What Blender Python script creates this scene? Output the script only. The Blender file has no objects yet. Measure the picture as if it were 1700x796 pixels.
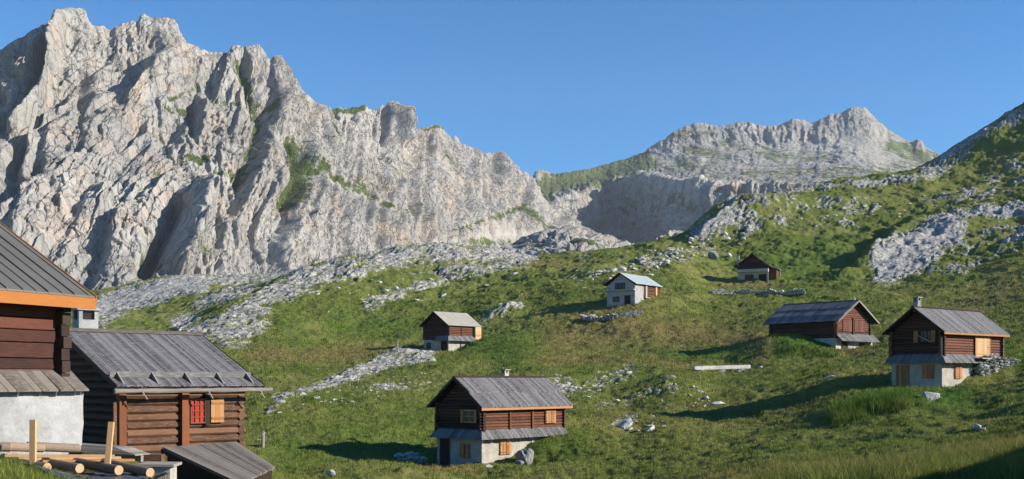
import bpy, math, random
import numpy as np
from mathutils import Vector, Matrix
random.seed(7); RNG=np.random.default_rng(7)
S=bpy.context.scene; COL=S.collection
R=math.radians
# ------------------------------------------------------------------ camera, sky, sun
F=1850.0; HZ=631.0; CX=850.0
cam_d=bpy.data.cameras.new('camera'); cam=bpy.data.objects.new('camera',cam_d); COL.objects.link(cam)
cam.location=(0,0,0); cam.rotation_euler=(R(90),0,0)
cam_d.sensor_width=36.0; cam_d.lens=36.0*F/1700.0; cam_d.shift_y=(HZ-398.0)/1700.0
cam_d.clip_start=0.1; cam_d.clip_end=30000
S.camera=cam
HAZE=0.000042; SUN_EL=23.5; SUN_V=Vector((0.985,-0.175,0)).normalized()
world=bpy.data.worlds.new('World'); S.world=world; world.use_nodes=True
nt=world.node_tree; nt.nodes.clear()
sky=nt.nodes.new('ShaderNodeTexSky'); sky.sky_type='NISHITA'; sky.sun_disc=False
sky.sun_elevation=R(SUN_EL); sky.sun_rotation=math.atan2(SUN_V.x,SUN_V.y)
sky.altitude=2400; sky.air_density=1.0; sky.dust_density=0.15; sky.ozone_density=2.6
bg=nt.nodes.new('ShaderNodeBackground'); bg.inputs['Strength'].default_value=0.095
wo=nt.nodes.new('ShaderNodeOutputWorld')
hs=nt.nodes.new('ShaderNodeHueSaturation'); hs.inputs['Saturation'].default_value=1.36; nt.links.new(sky.outputs[0],hs.inputs['Color']); nt.links.new(hs.outputs[0],bg.inputs['Color']); nt.links.new(bg.outputs[0],wo.inputs['Surface'])
sl=bpy.data.lights.new('sun','SUN'); sun=bpy.data.objects.new('sun',sl); COL.objects.link(sun)
sl.energy=5.0; sl.angle=R(0.53); sl.color=(1.0,0.92,0.79)
sd=Vector((SUN_V.x*math.cos(R(SUN_EL)),SUN_V.y*math.cos(R(SUN_EL)),math.sin(R(SUN_EL))))
sun.rotation_euler=sd.to_track_quat('Z','Y').to_euler()
S.view_settings.view_transform='Standard'; S.view_settings.look='None'
S.view_settings.exposure=0.92; S.view_settings.gamma=1.0; S.view_settings.use_curve_mapping=False

# ------------------------------------------------------------------ numeric helpers
def pix(px,py,D): return Vector(((px-CX)/F*D, D, (HZ-py)/F*D))
def sstep(a,b,x):
    t=np.clip((x-a)/(b-a),0,1); return t*t*(3-2*t)
def _h(ix,iy,seed):
    n=(ix*374761393+iy*668265263+seed*2246822519)&0xffffffff
    n=((n^(n>>13))*1274126177)&0xffffffff
    return (n^(n>>16))&0xffffffff
_GC=np.cos(np.arange(1024)*2*math.pi/1024).astype(np.float32); _GS=np.sin(np.arange(1024)*2*math.pi/1024).astype(np.float32)
def perlin(x,y,seed=0):
    x=np.asarray(x,np.float64); y=np.asarray(y,np.float64)
    if x.shape!=y.shape: x,y=np.broadcast_arrays(x,y)
    ix=np.floor(x); iy=np.floor(y); fx=(x-ix).astype(np.float32); fy=(y-iy).astype(np.float32)
    ix=ix.astype(np.int64); iy=iy.astype(np.int64)
    u=fx*fx*fx*(fx*(fx*6-15)+10); v=fy*fy*fy*(fy*(fy*6-15)+10)
    def g(dx,dy):
        a=_h(ix+dx,iy+dy,seed)&1023
        return _GC[a]*(fx-dx)+_GS[a]*(fy-dy)
    a=g(0,0);b=g(1,0);c=g(0,1);d=g(1,1)
    return 1.45*((a*(1-u)+b*u)*(1-v)+(c*(1-u)+d*u)*v)
def fbm(x,y,o=4,seed=0,gain=.5,lac=2.03):
    s=0;a=1;t=0
    for i in range(o):
        s=s+a*perlin(x,y,seed+i*17); t+=a; a*=gain; x=x*lac+3.7; y=y*lac-1.9
    return s/t
def ridged(x,y,o=4,seed=0,gain=.5,lac=2.07):
    s=0;a=1;t=0
    for i in range(o):
        s=s+a*(1-2*np.abs(perlin(x,y,seed+i*17))); t+=a; a*=gain; x=x*lac+5.1; y=y*lac+2.3
    return s/t
def cell(x,y,seed=0):
    """Worley: F1, F2 and a random value of the nearest cell"""
    ix=np.floor(x).astype(np.int64); iy=np.floor(y).astype(np.int64)
    f1=np.full(x.shape,9.0); f2=np.full(x.shape,9.0); rv=np.zeros(x.shape)
    for dx in (-1,0,1):
        for dy in (-1,0,1):
            hh=_h(ix+dx,iy+dy,seed); a=(hh&1023)/1023.; b=((hh>>10)&1023)/1023.; c=((hh>>20)&1023)/1023.
            d=np.hypot(ix+dx+a-x,iy+dy+b-y); n=d<f1
            f2=np.where(n,f1,np.minimum(f2,d)); rv=np.where(n,c,rv); f1=np.where(n,d,f1)
    return f1,f2,rv
def pchip(xs,ys,x):
    xs=np.asarray(xs,float); ys=np.asarray(ys,float); h=np.diff(xs); d=np.diff(ys)/h; m=np.zeros(len(xs))
    m[0]=d[0]; m[-1]=d[-1]
    for i in range(1,len(xs)-1):
        if d[i-1]*d[i]>0:
            w1=2*h[i]+h[i-1]; w2=h[i]+2*h[i-1]; m[i]=(w1+w2)/(w1/d[i-1]+w2/d[i])
    xc=np.clip(x,xs[0],xs[-1]); k=np.clip(np.searchsorted(xs,xc)-1,0,len(xs)-2)
    t=(xc-xs[k])/h[k]
    return ((2*t**3-3*t**2+1)*ys[k]+(t**3-2*t**2+t)*h[k]*m[k]+(-2*t**3+3*t**2)*ys[k+1]+(t**3-t**2)*h[k]*m[k+1])
def stroke(px,py,pts,w,s=1.0):
    """soft falloff round a polyline, 1 on it, fading over about w"""
    if len(pts)==1: pts=[pts[0],(pts[0][0]+.01,pts[0][1])]
    xs=[p[0] for p in pts]; ys=[p[1] for p in pts]; out=np.zeros(px.shape); r=2.7*w
    k=(px>min(xs)-r)&(px<max(xs)+r)&(py>min(ys)-r)&(py<max(ys)+r)
    qx=px[k]; qy=py[k]; best=np.full(qx.shape,1e9)
    for (x0,y0),(x1,y1) in zip(pts[:-1],pts[1:]):
        dx,dy=x1-x0,y1-y0; t=np.clip(((qx-x0)*dx+(qy-y0)*dy)/(dx*dx+dy*dy+1e-9),0,1)
        best=np.minimum(best,(qx-x0-t*dx)**2+(qy-y0-t*dy)**2)
    out[k]=s*np.exp(-best/(w*w)); return out
def strokes(px,py,L):
    o=np.zeros(px.shape)
    for st in L: o=np.maximum(o,stroke(px,py,*st))
    return o

# ------------------------------------------------------------------ materials
def nodes(name):
    m=bpy.data.materials.new(name); m.use_nodes=True; t=m.node_tree; t.nodes.clear()
    o=t.nodes.new('ShaderNodeOutputMaterial'); b=t.nodes.new('ShaderNodeBsdfPrincipled')
    t.links.new(b.outputs[0],o.inputs['Surface']); b.inputs['Roughness'].default_value=.85
    b.inputs['Specular IOR Level'].default_value=.25
    return m,t,b
def N(t,kind,**kw):
    n=t.nodes.new(kind)
    for k,v in kw.items():
        if k in n.inputs: n.inputs[k].default_value=v
        else: setattr(n,k,v)
    return n
def noise(t,vec,scale,detail=4,rough=.55,dist=0):
    n=t.nodes.new('ShaderNodeTexNoise'); n.inputs['Scale'].default_value=scale; n.inputs['Detail'].default_value=detail
    n.inputs['Roughness'].default_value=rough; n.inputs['Distortion'].default_value=dist
    if vec: t.links.new(vec,n.inputs['Vector'])
    return n.outputs['Fac']
def coord(t,scale=(1,1,1),rot=(0,0,0)):
    c=t.nodes.new('ShaderNodeTexCoord'); m=t.nodes.new('ShaderNodeMapping')
    m.inputs['Scale'].default_value=scale; m.inputs['Rotation'].default_value=rot
    t.links.new(c.outputs['Object'],m.inputs['Vector']); return m.outputs[0]
def ramp(t,fac,stops):
    r=t.nodes.new('ShaderNodeValToRGB'); e=r.color_ramp.elements
    while len(e)<len(stops): e.new(.5)
    for i,(p,c) in enumerate(stops):
        e[i].position=p; e[i].color=(c[0],c[1],c[2],1) if not isinstance(c,(int,float)) else (c,c,c,1)
    t.links.new(fac,r.inputs[0]); return r.outputs[0]
def crack(t,vec,scale,w):
    n=t.nodes.new('ShaderNodeTexVoronoi'); n.feature='DISTANCE_TO_EDGE'; n.inputs['Scale'].default_value=scale
    a=t.nodes.new('ShaderNodeVectorMath'); a.operation='ADD'; nn=t.nodes.new('ShaderNodeTexNoise'); nn.inputs['Scale'].default_value=scale*1.3; nn.inputs['Detail'].default_value=5
    sc=t.nodes.new('ShaderNodeVectorMath'); sc.operation='SCALE'; sc.inputs['Scale'].default_value=1.2/scale
    t.links.new(vec,nn.inputs['Vector']); t.links.new(nn.outputs['Color'],sc.inputs[0]); t.links.new(vec,a.inputs[0]); t.links.new(sc.outputs[0],a.inputs[1]); t.links.new(a.outputs[0],n.inputs['Vector'])
    return ramp(t,n.outputs['Distance'],[(0,1),(w,0)])
def mix(t,fac,a,b,mode='MIX'):
    m=t.nodes.new('ShaderNodeMix'); m.data_type='RGBA'; m.blend_type=mode
    for s,v in ((0,fac),(6,a),(7,b)):
        if isinstance(v,(int,float)): m.inputs[s].default_value=v
        elif isinstance(v,tuple): m.inputs[s].default_value=(v[0],v[1],v[2],1)
        else: t.links.new(v,m.inputs[s])
    return m.outputs[2]
def math_(t,op,a,b=0.0,clamp=False):
    m=t.nodes.new('ShaderNodeMath'); m.operation=op; m.use_clamp=clamp
    for s,v in ((0,a),(1,b)):
        if isinstance(v,(int,float)): m.inputs[s].default_value=v
        else: t.links.new(v,m.inputs[s])
    return m.outputs[0]
def attr(t,name):
    a=t.nodes.new('ShaderNodeAttribute'); a.attribute_name=name; return a.outputs['Fac']
def bump(t,b,h,dist,strength=1.0):
    n=t.nodes.new('ShaderNodeBump'); n.inputs['Distance'].default_value=dist; n.inputs['Strength'].default_value=strength
    t.links.new(h,n.inputs['Height']); t.links.new(n.outputs[0],b.inputs['Normal'])
def wood(name,dark,light,grain=(1.5,14,14),bumpd=.01,streak=None,rough=.8):
    """grained timber; each board or log carries its own 'tone'"""
    m,t,b=nodes(name); v=coord(t,grain); v2=coord(t,(.9,.9,.9))
    n1=noise(t,v,3,5,.65,.4); n2=noise(t,v2,1.3,3)
    tone=attr(t,'tone')
    f=math_(t,'ADD',math_(t,'MULTIPLY',n1,.6),math_(t,'MULTIPLY',tone,.5))
    f=math_(t,'ADD',f,math_(t,'MULTIPLY',n2,.3))
    c=ramp(t,f,[(.35,dark),(.95,light)])
    if streak:
        c=mix(t,ramp(t,noise(t,coord(t,(2,9,9)),2.2,4,.6),[(.5,0),(.68,1)]),c,streak)
    t.links.new(c,b.inputs['Base Color']); b.inputs['Roughness'].default_value=rough
    bump(t,b,n1,bumpd,.8); return m
M={}
M['log']=wood('old_shaded_log_wood',(.010,.0045,.0035),(.065,.026,.015))  # darker log wood; its tone deepens shade on gables and barn side
M['log_near']=wood('dark_squared_log_wood',(.010,.006,.005),(.105,.034,.022))
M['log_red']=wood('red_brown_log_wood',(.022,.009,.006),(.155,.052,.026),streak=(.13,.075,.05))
M['log_grey']=wood('weathered_log_wood',(.020,.009,.005),(.18,.088,.048),streak=(.15,.105,.075),bumpd=.02)
M['dark_wood']=wood('blackened_wood',(.010,.007,.006),(.045,.026,.018))
M['post']=wood('reddish_post_wood',(.06,.022,.010),(.21,.075,.03),(14,14,1.5))
M['roof']=wood('grey_board_roof_wood',(.032,.030,.032),(.155,.15,.155),(14,1.2,14),streak=(.20,.195,.20))
M['roof_brown']=wood('brown_grey_shingle_wood',(.035,.029,.025),(.165,.145,.125),(14,1.2,14),streak=(.18,.155,.135))
M['pale_wood']=wood('pale_new_board_wood',(.30,.165,.075),(.55,.36,.18),(14,14,1.5))
M['shutter']=wood('amber_shutter_wood',(.14,.06,.022),(.40,.20,.08),(14,14,1.5))
M['fascia']=wood('orange_fascia_wood',(.23,.08,.018),(.36,.135,.032),(1.2,12,12))
M['bare']=wood('bare_grey_timber',(.09,.08,.07),(.30,.27,.24),(1.2,12,12))
M['peeled']=wood('weathered_peeled_log',(.13,.095,.07),(.30,.23,.17),(1.2,10,10))
M['endgrain']=wood('cut_log_end',(.22,.13,.07),(.50,.34,.19),(8,8,8))
def plaster(name,a,bcol,st=None):
    m,t,b=nodes(name); v=coord(t)
    n1=noise(t,v,1.7,6,.65); n2=noise(t,v,7,4,.6)
    c=ramp(t,n1,[(.35,a),(.65,bcol)])
    if st: c=mix(t,ramp(t,n2,[(.56,0),(.75,.6)]),c,st)
    t.links.new(c,b.inputs['Base Color']); bump(t,b,noise(t,v,9,5,.7),.05,.8); return m
M['white_plaster']=plaster('rough_white_plaster',(.235,.24,.24),(.335,.34,.34),(.18,.185,.185))
M['cream_plaster']=plaster('cream_plaster',(.25,.235,.20),(.38,.36,.31),(.20,.185,.16))
M['block']=plaster('pale_lime_stone_wall',(.28,.27,.23),(.43,.41,.36),(.16,.15,.13))
def rockmat(name,a,bcol,dk,sc=1.0):
    m,t,b=nodes(name); v=coord(t)
    n=noise(t,v,1.4*sc,8,.65,.5); n2=noise(t,v,5*sc,6,.7)
    c=ramp(t,n,[(.3,a),(.62,bcol)]); c=mix(t,ramp(t,n2,[(.54,0),(.64,.75)]),c,dk)
    t.links.new(c,b.inputs['Base Color']); bump(t,b,n2,.12/sc,.9); return m
M['rock']=rockmat('pale_limestone',(.33,.33,.32),(.56,.55,.52),(.17,.17,.165))
M['wallstone']=wood('dry_wall_limestone',(.07,.07,.07),(.58,.57,.53),(2,2,2),.05)
M['trough']=plaster('pale_weathered_stone',(.36,.35,.32),(.60,.58,.54),(.25,.24,.22))
M['rock_dark']=rockmat('dark_grey_boulder',(.09,.09,.095),(.28,.28,.28),(.04,.04,.04),2)
m,t,b=nodes('grey_brown_standing_seam_metal'); t.links.new(ramp(t,noise(t,coord(t),.6,3),[(.3,(.115,.108,.098)),(.7,(.15,.142,.128))]),b.inputs['Base Color']); b.inputs['Roughness'].default_value=.5; b.inputs['Metallic'].default_value=.25; M['metal']=m
m,t,b=nodes('pale_blue_sheet_metal'); t.links.new(ramp(t,noise(t,coord(t),.8,4),[(.3,(.26,.315,.33)),(.7,(.35,.395,.41))]),b.inputs['Base Color']); b.inputs['Roughness'].default_value=.55; M['blue_metal']=m
m,t,b=nodes('beige_sheet_metal'); t.links.new(ramp(t,noise(t,coord(t),.8,4),[(.3,(.26,.245,.215)),(.7,(.32,.30,.265))]),b.inputs['Base Color']); b.inputs['Roughness'].default_value=.6; M['beige_metal']=m
m,t,b=nodes('slate_blue_sheet'); t.links.new(ramp(t,noise(t,coord(t),1.2,4),[(.3,(.06,.08,.11)),(.7,(.09,.12,.155))]),b.inputs['Base Color']); b.inputs['Roughness'].default_value=.5; M['slate']=m
m,t,b=nodes('dark_opening'); b.inputs['Base Color'].default_value=(.012,.011,.011,1); b.inputs['Roughness'].default_value=.25; M['pane']=m
m,t,b=nodes('red_curtain'); t.links.new(ramp(t,noise(t,coord(t,(14,14,2)),2,3),[(.35,(.22,.01,.012)),(.7,(.5,.035,.035))]),b.inputs['Base Color']); M['red']=m
m,t,b=nodes('black_plastic_sheet'); t.links.new(ramp(t,noise(t,coord(t),4,4),[(.3,(.02,.022,.025)),(.7,(.10,.11,.12))]),b.inputs['Base Color']); b.inputs['Roughness'].default_value=.4; M['sheet']=m
m,t,b=nodes('dark_iron'); b.inputs['Base Color'].default_value=(.03,.03,.032,1); b.inputs['Metallic'].default_value=.6; b.inputs['Roughness'].default_value=.5; M['iron']=m

def meadow_color(t):
    v=coord(t)
    n1=noise(t,v,.035,4,.55,.6); n2=noise(t,v,.22,5,.6,.5); n3=noise(t,v,1.6,5,.7)
    f=math_(t,'ADD',math_(t,'MULTIPLY',n1,.5),math_(t,'MULTIPLY',n2,.5))
    c=ramp(t,f,[(.36,(.074,.110,.021)),(.48,(.128,.155,.034)),(.60,(.180,.182,.054))])
    c=mix(t,ramp(t,n3,[(.50,0),(.75,.55)]),c,(.16,.15,.055))
    c=mix(t,math_(t,'MULTIPLY',attr(t,'dry'),math_(t,'ADD',n3,.25),True),c,(.21,.145,.065))
    c=mix(t,math_(t,'MULTIPLY',attr(t,'lush'),.85,True),c,(.055,.125,.016))
    return c,n3,v
def terrain_mat(name='alpine_meadow_and_limestone'):
    m,t,b=nodes(name); c,n3,v=meadow_color(t)
    # rock
    r1=noise(t,v,.5,7,.65,.6); r2=noise(t,coord(t,(1,1,1.6)),2.6,6,.72)
    rc=ramp(t,r1,[(.30,(.30,.292,.272)),(.6,(.56,.54,.50))])
    rc=mix(t,ramp(t,r2,[(.47,0),(.58,.85)]),rc,(.15,.15,.145))
    rc=mix(t,math_(t,'MULTIPLY',crack(t,coord(t,(1,.45,1)),.55,.09),.75),rc,(.09,.09,.085))
    rm=attr(t,'rock')
    fac=ramp(t,math_(t,'ADD',rm,math_(t,'MULTIPLY',math_(t,'SUBTRACT',noise(t,v,1.7,6,.75,.3),.5),1.5)),[(.44,0),(.52,1)])
    col=mix(t,fac,c,rc)
    t.links.new(col,b.inputs['Base Color']); b.inputs['Roughness'].default_value=.95; b.inputs['Specular IOR Level'].default_value=.08
    h=math_(t,'ADD',n3,math_(t,'MULTIPLY',r2,1.2)); bump(t,b,h,.35,.9); return m
def mountain_mat(name,sc,warm,green,rockA,rockB,dk):
    m,t,b=nodes(name); v=coord(t)
    n1=noise(t,v,.006*sc,6,.6,.8); n2=noise(t,coord(t,(1,1,.35)),.045*sc,7,.7,.9); n3=noise(t,v,.02*sc,5,.6)
    c=ramp(t,n1,[(.36,rockA),(.64,rockB)])
    c=mix(t,ramp(t,n3,[(.50,0),(.66,.7)]),c,warm)
    c=mix(t,ramp(t,n2,[(.50,0),(.62,.62)]),c,dk)
    c=mix(t,ramp(t,noise(t,v,.09*sc,6,.7),[(.5,0),(.7,.35)]),c,(rockB[0]*1.15,rockB[1]*1.15,rockB[2]*1.12))
    ck=crack(t,coord(t,(1,.6,.32)),.075*sc,.07); c=mix(t,math_(t,'MULTIPLY',ck,.30),c,(dk[0]*.6,dk[1]*.6,dk[2]*.6))
    sf=attr(t,'scree')
    c=mix(t,sf,c,mix(t,n2,(.25,.235,.21),(.40,.375,.335)))
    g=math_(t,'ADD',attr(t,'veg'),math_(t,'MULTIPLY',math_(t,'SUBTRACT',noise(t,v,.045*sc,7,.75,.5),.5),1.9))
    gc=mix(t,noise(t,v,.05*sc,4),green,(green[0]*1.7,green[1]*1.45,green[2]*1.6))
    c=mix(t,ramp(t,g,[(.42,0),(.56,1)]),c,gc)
    t.links.new(c,b.inputs['Base Color']); b.inputs['Roughness'].default_value=.95; b.inputs['Specular IOR Level'].default_value=.05
    hb=math_(t,'MULTIPLY',math_(t,'ADD',math_(t,'SUBTRACT',n2,math_(t,'MULTIPLY',ck,.35)),noise(t,coord(t,(1,1,.5)),.16*sc,5,.7)),math_(t,'SUBTRACT',1.0,math_(t,'MULTIPLY',sf,.8)))
    bump(t,b,hb,7.0/sc,.9); return m
M['ground']=terrain_mat()
M['mountain']=mountain_mat('pale_dolomite_cliffs',1.0,(.45,.355,.27),(.062,.088,.028),(.27,.262,.25),(.41,.395,.37),(.17,.165,.158))
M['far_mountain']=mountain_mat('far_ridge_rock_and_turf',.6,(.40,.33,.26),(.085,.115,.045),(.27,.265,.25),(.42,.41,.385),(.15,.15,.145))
m,t,b=nodes('grass_blades'); c,_,_=meadow_color(t)
tn=attr(t,'tone'); c=mix(t,tn,mix(t,1.0,c,(.62,.78,.6),'MULTIPLY'),mix(t,1.0,c,(1.75,1.55,1.6),'MULTIPLY'))
t.links.new(c,b.inputs['Base Color']); b.inputs['Roughness'].default_value=.7; b.inputs['Specular IOR Level'].default_value=.1
tr=t.nodes.new('ShaderNodeBsdfTranslucent'); t.links.new(c,tr.inputs[0]); ms=t.nodes.new('ShaderNodeMixShader'); ms.inputs[0].default_value=.3
t.links.new(b.outputs[0],ms.inputs[1]); t.links.new(tr.outputs[0],ms.inputs[2])
t.links.new(ms.outputs[0],[n for n in t.nodes if n.type=='OUTPUT_MATERIAL'][0].inputs['Surface']); M['grass']=m

# ------------------------------------------------------------------ mesh helpers
def fast_mesh(name,V,Fq,attrs=None,mat=None,smooth=False,fa=None):
    me=bpy.data.meshes.new(name); V=np.asarray(V,np.float32); Fq=np.asarray(Fq,np.int32); k=Fq.shape[1]
    me.vertices.add(len(V)); me.vertices.foreach_set('co',V.ravel())
    me.loops.add(Fq.size); me.loops.foreach_set('vertex_index',Fq.ravel())
    me.polygons.add(len(Fq)); me.polygons.foreach_set('loop_start',np.arange(0,Fq.size,k,dtype=np.int32))
    me.polygons.foreach_set('loop_total',np.full(len(Fq),k,np.int32))
    if smooth: me.polygons.foreach_set('use_smooth',np.ones(len(Fq),bool))
    for n,a in (attrs or {}).items():
        at=me.attributes.new(n,'FLOAT','POINT'); at.data.foreach_set('value',np.asarray(a,np.float32).ravel())
    for n,a in (fa or {}).items():
        at=me.attributes.new(n,'FLOAT','FACE'); at.data.foreach_set('value',np.asarray(a,np.float32).ravel())
    if mat: me.materials.append(mat)
    me.update(); me.validate()
    o=bpy.data.objects.new(name,me); COL.objects.link(o); return o
def grid_faces(nr,nc):
    i=np.arange(nr-1)[:,None]*nc+np.arange(nc-1)[None,:]
    return np.stack([i,i+1,i+1+nc,i+nc],-1).reshape(-1,4)
def tag(o,label=None,cat=None,group=None,kind=None):
    if label: o['label']=label
    if cat: o['category']=cat
    if group: o['group']=group
    if kind: o['kind']=kind
    return o
def empty(name,loc,rz=0):
    o=bpy.data.objects.new(name,None); COL.objects.link(o); o.location=loc; o.rotation_euler=(0,0,rz); o.empty_display_size=.3; return o
class MB:
    """collects boxes, logs and prisms, each with its own tone, into one mesh"""
    def __init__(s): s.v=[]; s.f=[]; s.t=[]
    def add(s,vs,fs,tone=None):
        if tone is None: tone=random.random()
        n=len(s.v); s.v+= [tuple(v) for v in vs]; s.f+=[tuple(n+i for i in f) for f in fs]; s.t+=[tone]*len(fs)
    def hexa(s,c,tone=None):
        s.add(c,[(0,3,2,1),(4,5,6,7),(0,1,5,4),(1,2,6,5),(2,3,7,6),(3,0,4,7)],tone)
    def box(s,x0,x1,y0,y1,z0,z1,tone=None):
        s.hexa([(x0,y0,z0),(x1,y0,z0),(x1,y1,z0),(x0,y1,z0),(x0,y0,z1),(x1,y0,z1),(x1,y1,z1),(x0,y1,z1)],tone)
    def bar(s,p,q,w,h,tone=None,up=(0,0,1)):
        """box of width w and height h from p to q; p,q on its centre line"""
        p=Vector(p);q=Vector(q);d=(q-p).normalized(); u=Vector(up); sx=d.cross(u)
        if sx.length<1e-4: sx=Vector((1,0,0))
        sx.normalize(); u=sx.cross(d).normalized(); a=sx*w/2; b=u*h/2
        s.hexa([p-a-b,p+a-b,q+a-b,q-a-b,p-a+b,p+a+b,q+a+b,q-a+b],tone)
    def log(s,p,q,r,tone=None,n=8,r2=None,wob=.04,segs=3,sq=1.0):
        p=Vector(p);q=Vector(q);d=(q-p); L=d.length; d.normalize(); a=d.cross(Vector((0,0,1)))
        if a.length<1e-3: a=Vector((1,0,0))
        a.normalize(); b=a.cross(d); r2=r2 or r; vs=[];fs=[]
        ph=random.random()*6
        for i in range(segs+1):
            k=i/segs; rr=(r+(r2-r)*k)*(1+random.uniform(-wob,wob)); c=p+d*L*k
            for j in range(n):
                an=2*math.pi*(j+.5)/n; w=1+random.uniform(-wob,wob)
                vs.append(c+a*math.cos(an)*rr*w+b*math.sin(an)*rr*w*sq)
        for i in range(segs):
            for j in range(n):
                j2=(j+1)%n; fs.append((i*n+j,i*n+j2,(i+1)*n+j2,(i+1)*n+j))
        fs.append(tuple(range(n-1,-1,-1))); fs.append(tuple(segs*n+j for j in range(n)))
        s.add(vs,fs,tone)
    def build(s,name,mat,parent=None,smooth=False,bevel=0):
        me=bpy.data.meshes.new(name); me.from_pydata(s.v,[],s.f)
        at=me.attributes.new('tone','FLOAT','FACE'); at.data.foreach_set('value',s.t)
        me.materials.append(mat if not isinstance(mat,str) else M[mat])
        if smooth: me.polygons.foreach_set('use_smooth',[True]*len(me.polygons))
        me.update(); o=bpy.data.objects.new(name,me); COL.objects.link(o)
        if parent: o.parent=parent
        if bevel:
            bv=o.modifiers.new('b','BEVEL'); bv.width=bevel; bv.segments=2
        return o

# ------------------------------------------------------------------ near terrain: column profiles (depth, picture row) -> heights
COLS={
-700:[(4,1430),(20,800),(28,735),(45,735),(80,700),(150,640),(300,540),(500,430),(800,400),(1000,400)],
-150:[(4,1430),(20,800),(27,752),(45,752),(70,735),(120,690),(200,600),(300,540),(450,480),(700,470),(1000,450)],
0:[(4,1430),(20,790),(26,772),(30,752),(45,755),(70,740),(120,680),(200,600),(300,548),(450,500),(600,490),(1000,480)],
150:[(4,1430),(20,850),(25,812),(30,790),(45,775),(70,745),(120,680),(180,620),(240,570),(300,548),(380,520),(450,490),(500,486),(700,520),(1000,520)],
300:[(4,1430),(20,870),(28,822),(36,815),(45,805),(70,740),(100,680),(130,625),(170,580),(205,548),(260,556),(320,542),(400,490),(450,464),(520,462),(700,500),(1000,500)],
380:[(4,1430),(20,870),(30,835),(40,815),(50,805),(70,755),(100,675),(130,610),(170,560),(210,515),(240,500),(300,515),(400,480),(460,463),(520,462),(700,500),(1000,500)],
450:[(4,1430),(20,900),(40,835),(52,815),(64,790),(75,750),(100,670),(130,612),(170,560),(215,505),(260,470),(330,478),(450,462),(550,462),(700,500),(1000,500)],
600:[(4,1430),(20,920),(45,850),(58,805),(64,780),(67,776),(71,780),(77,755),(100,670),(130,620),(155,592),(190,555),(230,490),(280,432),(300,426),(360,445),(550,440),(700,480),(1000,480)],
720:[(4,1430),(20,920),(45,870),(60,815),(66,788),(76,777),(86,735),(100,680),(120,625),(145,597),(160,584),(190,550),(240,485),(300,422),(325,409),(400,428),(600,440),(1000,480)],
800:[(4,1430),(20,920),(45,870),(60,820),(70,787),(74,775),(80,755),(95,690),(115,635),(140,600),(165,570),(200,520),(250,470),(305,422),(330,413),(400,430),(600,440),(1000,470)],
880:[(4,1430),(20,920),(45,870),(60,815),(68,782),(73,760),(78,735),(85,705),(95,675),(112,625),(130,600),(165,560),(200,508),(250,460),(300,436),(330,428),(400,440),(600,445),(1000,470)],
960:[(4,1430),(20,920),(45,860),(60,810),(68,776),(76,740),(84,705),(95,675),(108,645),(122,612),(140,595),(165,560),(185,512),(230,465),(280,437),(330,424),(400,440),(600,445),(1000,470)],
1040:[(4,1430),(20,920),(45,850),(60,805),(68,772),(78,735),(88,700),(100,672),(110,645),(122,612),(132,600),(150,585),(175,520),(190,500),(230,458),(280,428),(330,414),(400,430),(600,445),(1000,470)],
1120:[(4,1430),(20,900),(40,860),(60,792),(70,755),(80,715),(92,680),(100,650),(112,626),(122,612),(135,598),(155,565),(190,500),(230,458),(270,430),(310,408),(335,393),(400,420),(600,445),(1000,470)],
1200:[(4,1430),(20,870),(32,830),(50,800),(65,762),(80,716),(90,688),(105,650),(125,612),(145,577),(170,540),(200,505),(235,472),(270,445),(310,405),(345,358),(365,336),(420,355),(600,420),(1000,470)],
1300:[(4,1430),(20,810),(27,797),(40,800),(60,755),(78,708),(88,678),(105,640),(122,597),(133,570),(150,550),(200,498),(235,470),(280,425),(330,365),(375,321),(440,335),(600,400),(1000,470)],
1400:[(4,1430),(18,800),(26,800),(38,800),(58,752),(72,705),(82,665),(95,634),(118,600),(130,585),(142,562),(170,527),(220,478),(280,418),(340,355),(395,301),(440,308),(600,400),(1000,470)],
1500:[(4,1430),(16,800),(26,787),(36,788),(56,738),(72,690),(80,655),(84,646),(92,628),(110,595),(140,553),(180,508),(230,462),(280,418),(340,348),(395,292),(440,290),(480,300),(600,400),(1000,470)],
1600:[(4,1430),(15,840),(26,770),(34,772),(50,745),(60,720),(74,672),(84,634),(92,602),(110,577),(140,545),(180,500),(220,455),(270,410),(320,352),(370,308),(410,268),(440,238),(520,260),(700,350),(1000,450)],
1700:[(4,1400),(15,810),(26,749),(34,754),(50,724),(68,668),(84,618),(95,583),(110,562),(140,530),(180,480),(220,432),(270,382),(320,332),(370,285),(410,228),(440,178),(520,190),(700,300),(1000,420)],
1850:[(4,1250),(10,900),(15,720),(19,690),(24,710),(28,690),(36,690),(60,640),(85,590),(110,540),(140,500),(180,440),(240,370),(300,300),(370,230),(440,120),(520,120),(700,260),(1000,400)],  # near knots here and in the next column: unseen mound raised for shade
2400:[(4,1100),(10,600),(14,440),(17,460),(21,560),(26,590),(40,560),(60,520),(110,470),(180,400),(300,300),(440,150),(520,120),(700,260),(1000,400)],
}
DG=np.exp(np.linspace(math.log(4),math.log(1000),520)); PXG=np.arange(-700,2401,8.0)
_c=sorted(COLS); _zt=[]
for c in _c:
    d=np.array([k[0] for k in COLS[c]],float); z=np.array([(HZ-k[1])/F*k[0] for k in COLS[c]],float)
    _zt.append(pchip(d,z,DG))
_zt=np.array(_zt); ZT=np.empty((len(PXG),len(DG)))
for j in range(len(DG)): ZT[:,j]=pchip(_c,_zt[:,j],PXG)
def _smooth(A,n,axis):
    k=np.hanning(n+2)[1:-1]; k/=k.sum(); P=np.moveaxis(A,axis,0); p=np.pad(P,[(n//2,n//2)]+[(0,0)]*(P.ndim-1),'edge')
    o=sum(k[i]*p[i:i+P.shape[0]] for i in range(n)); return np.moveaxis(o,0,axis)
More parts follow.
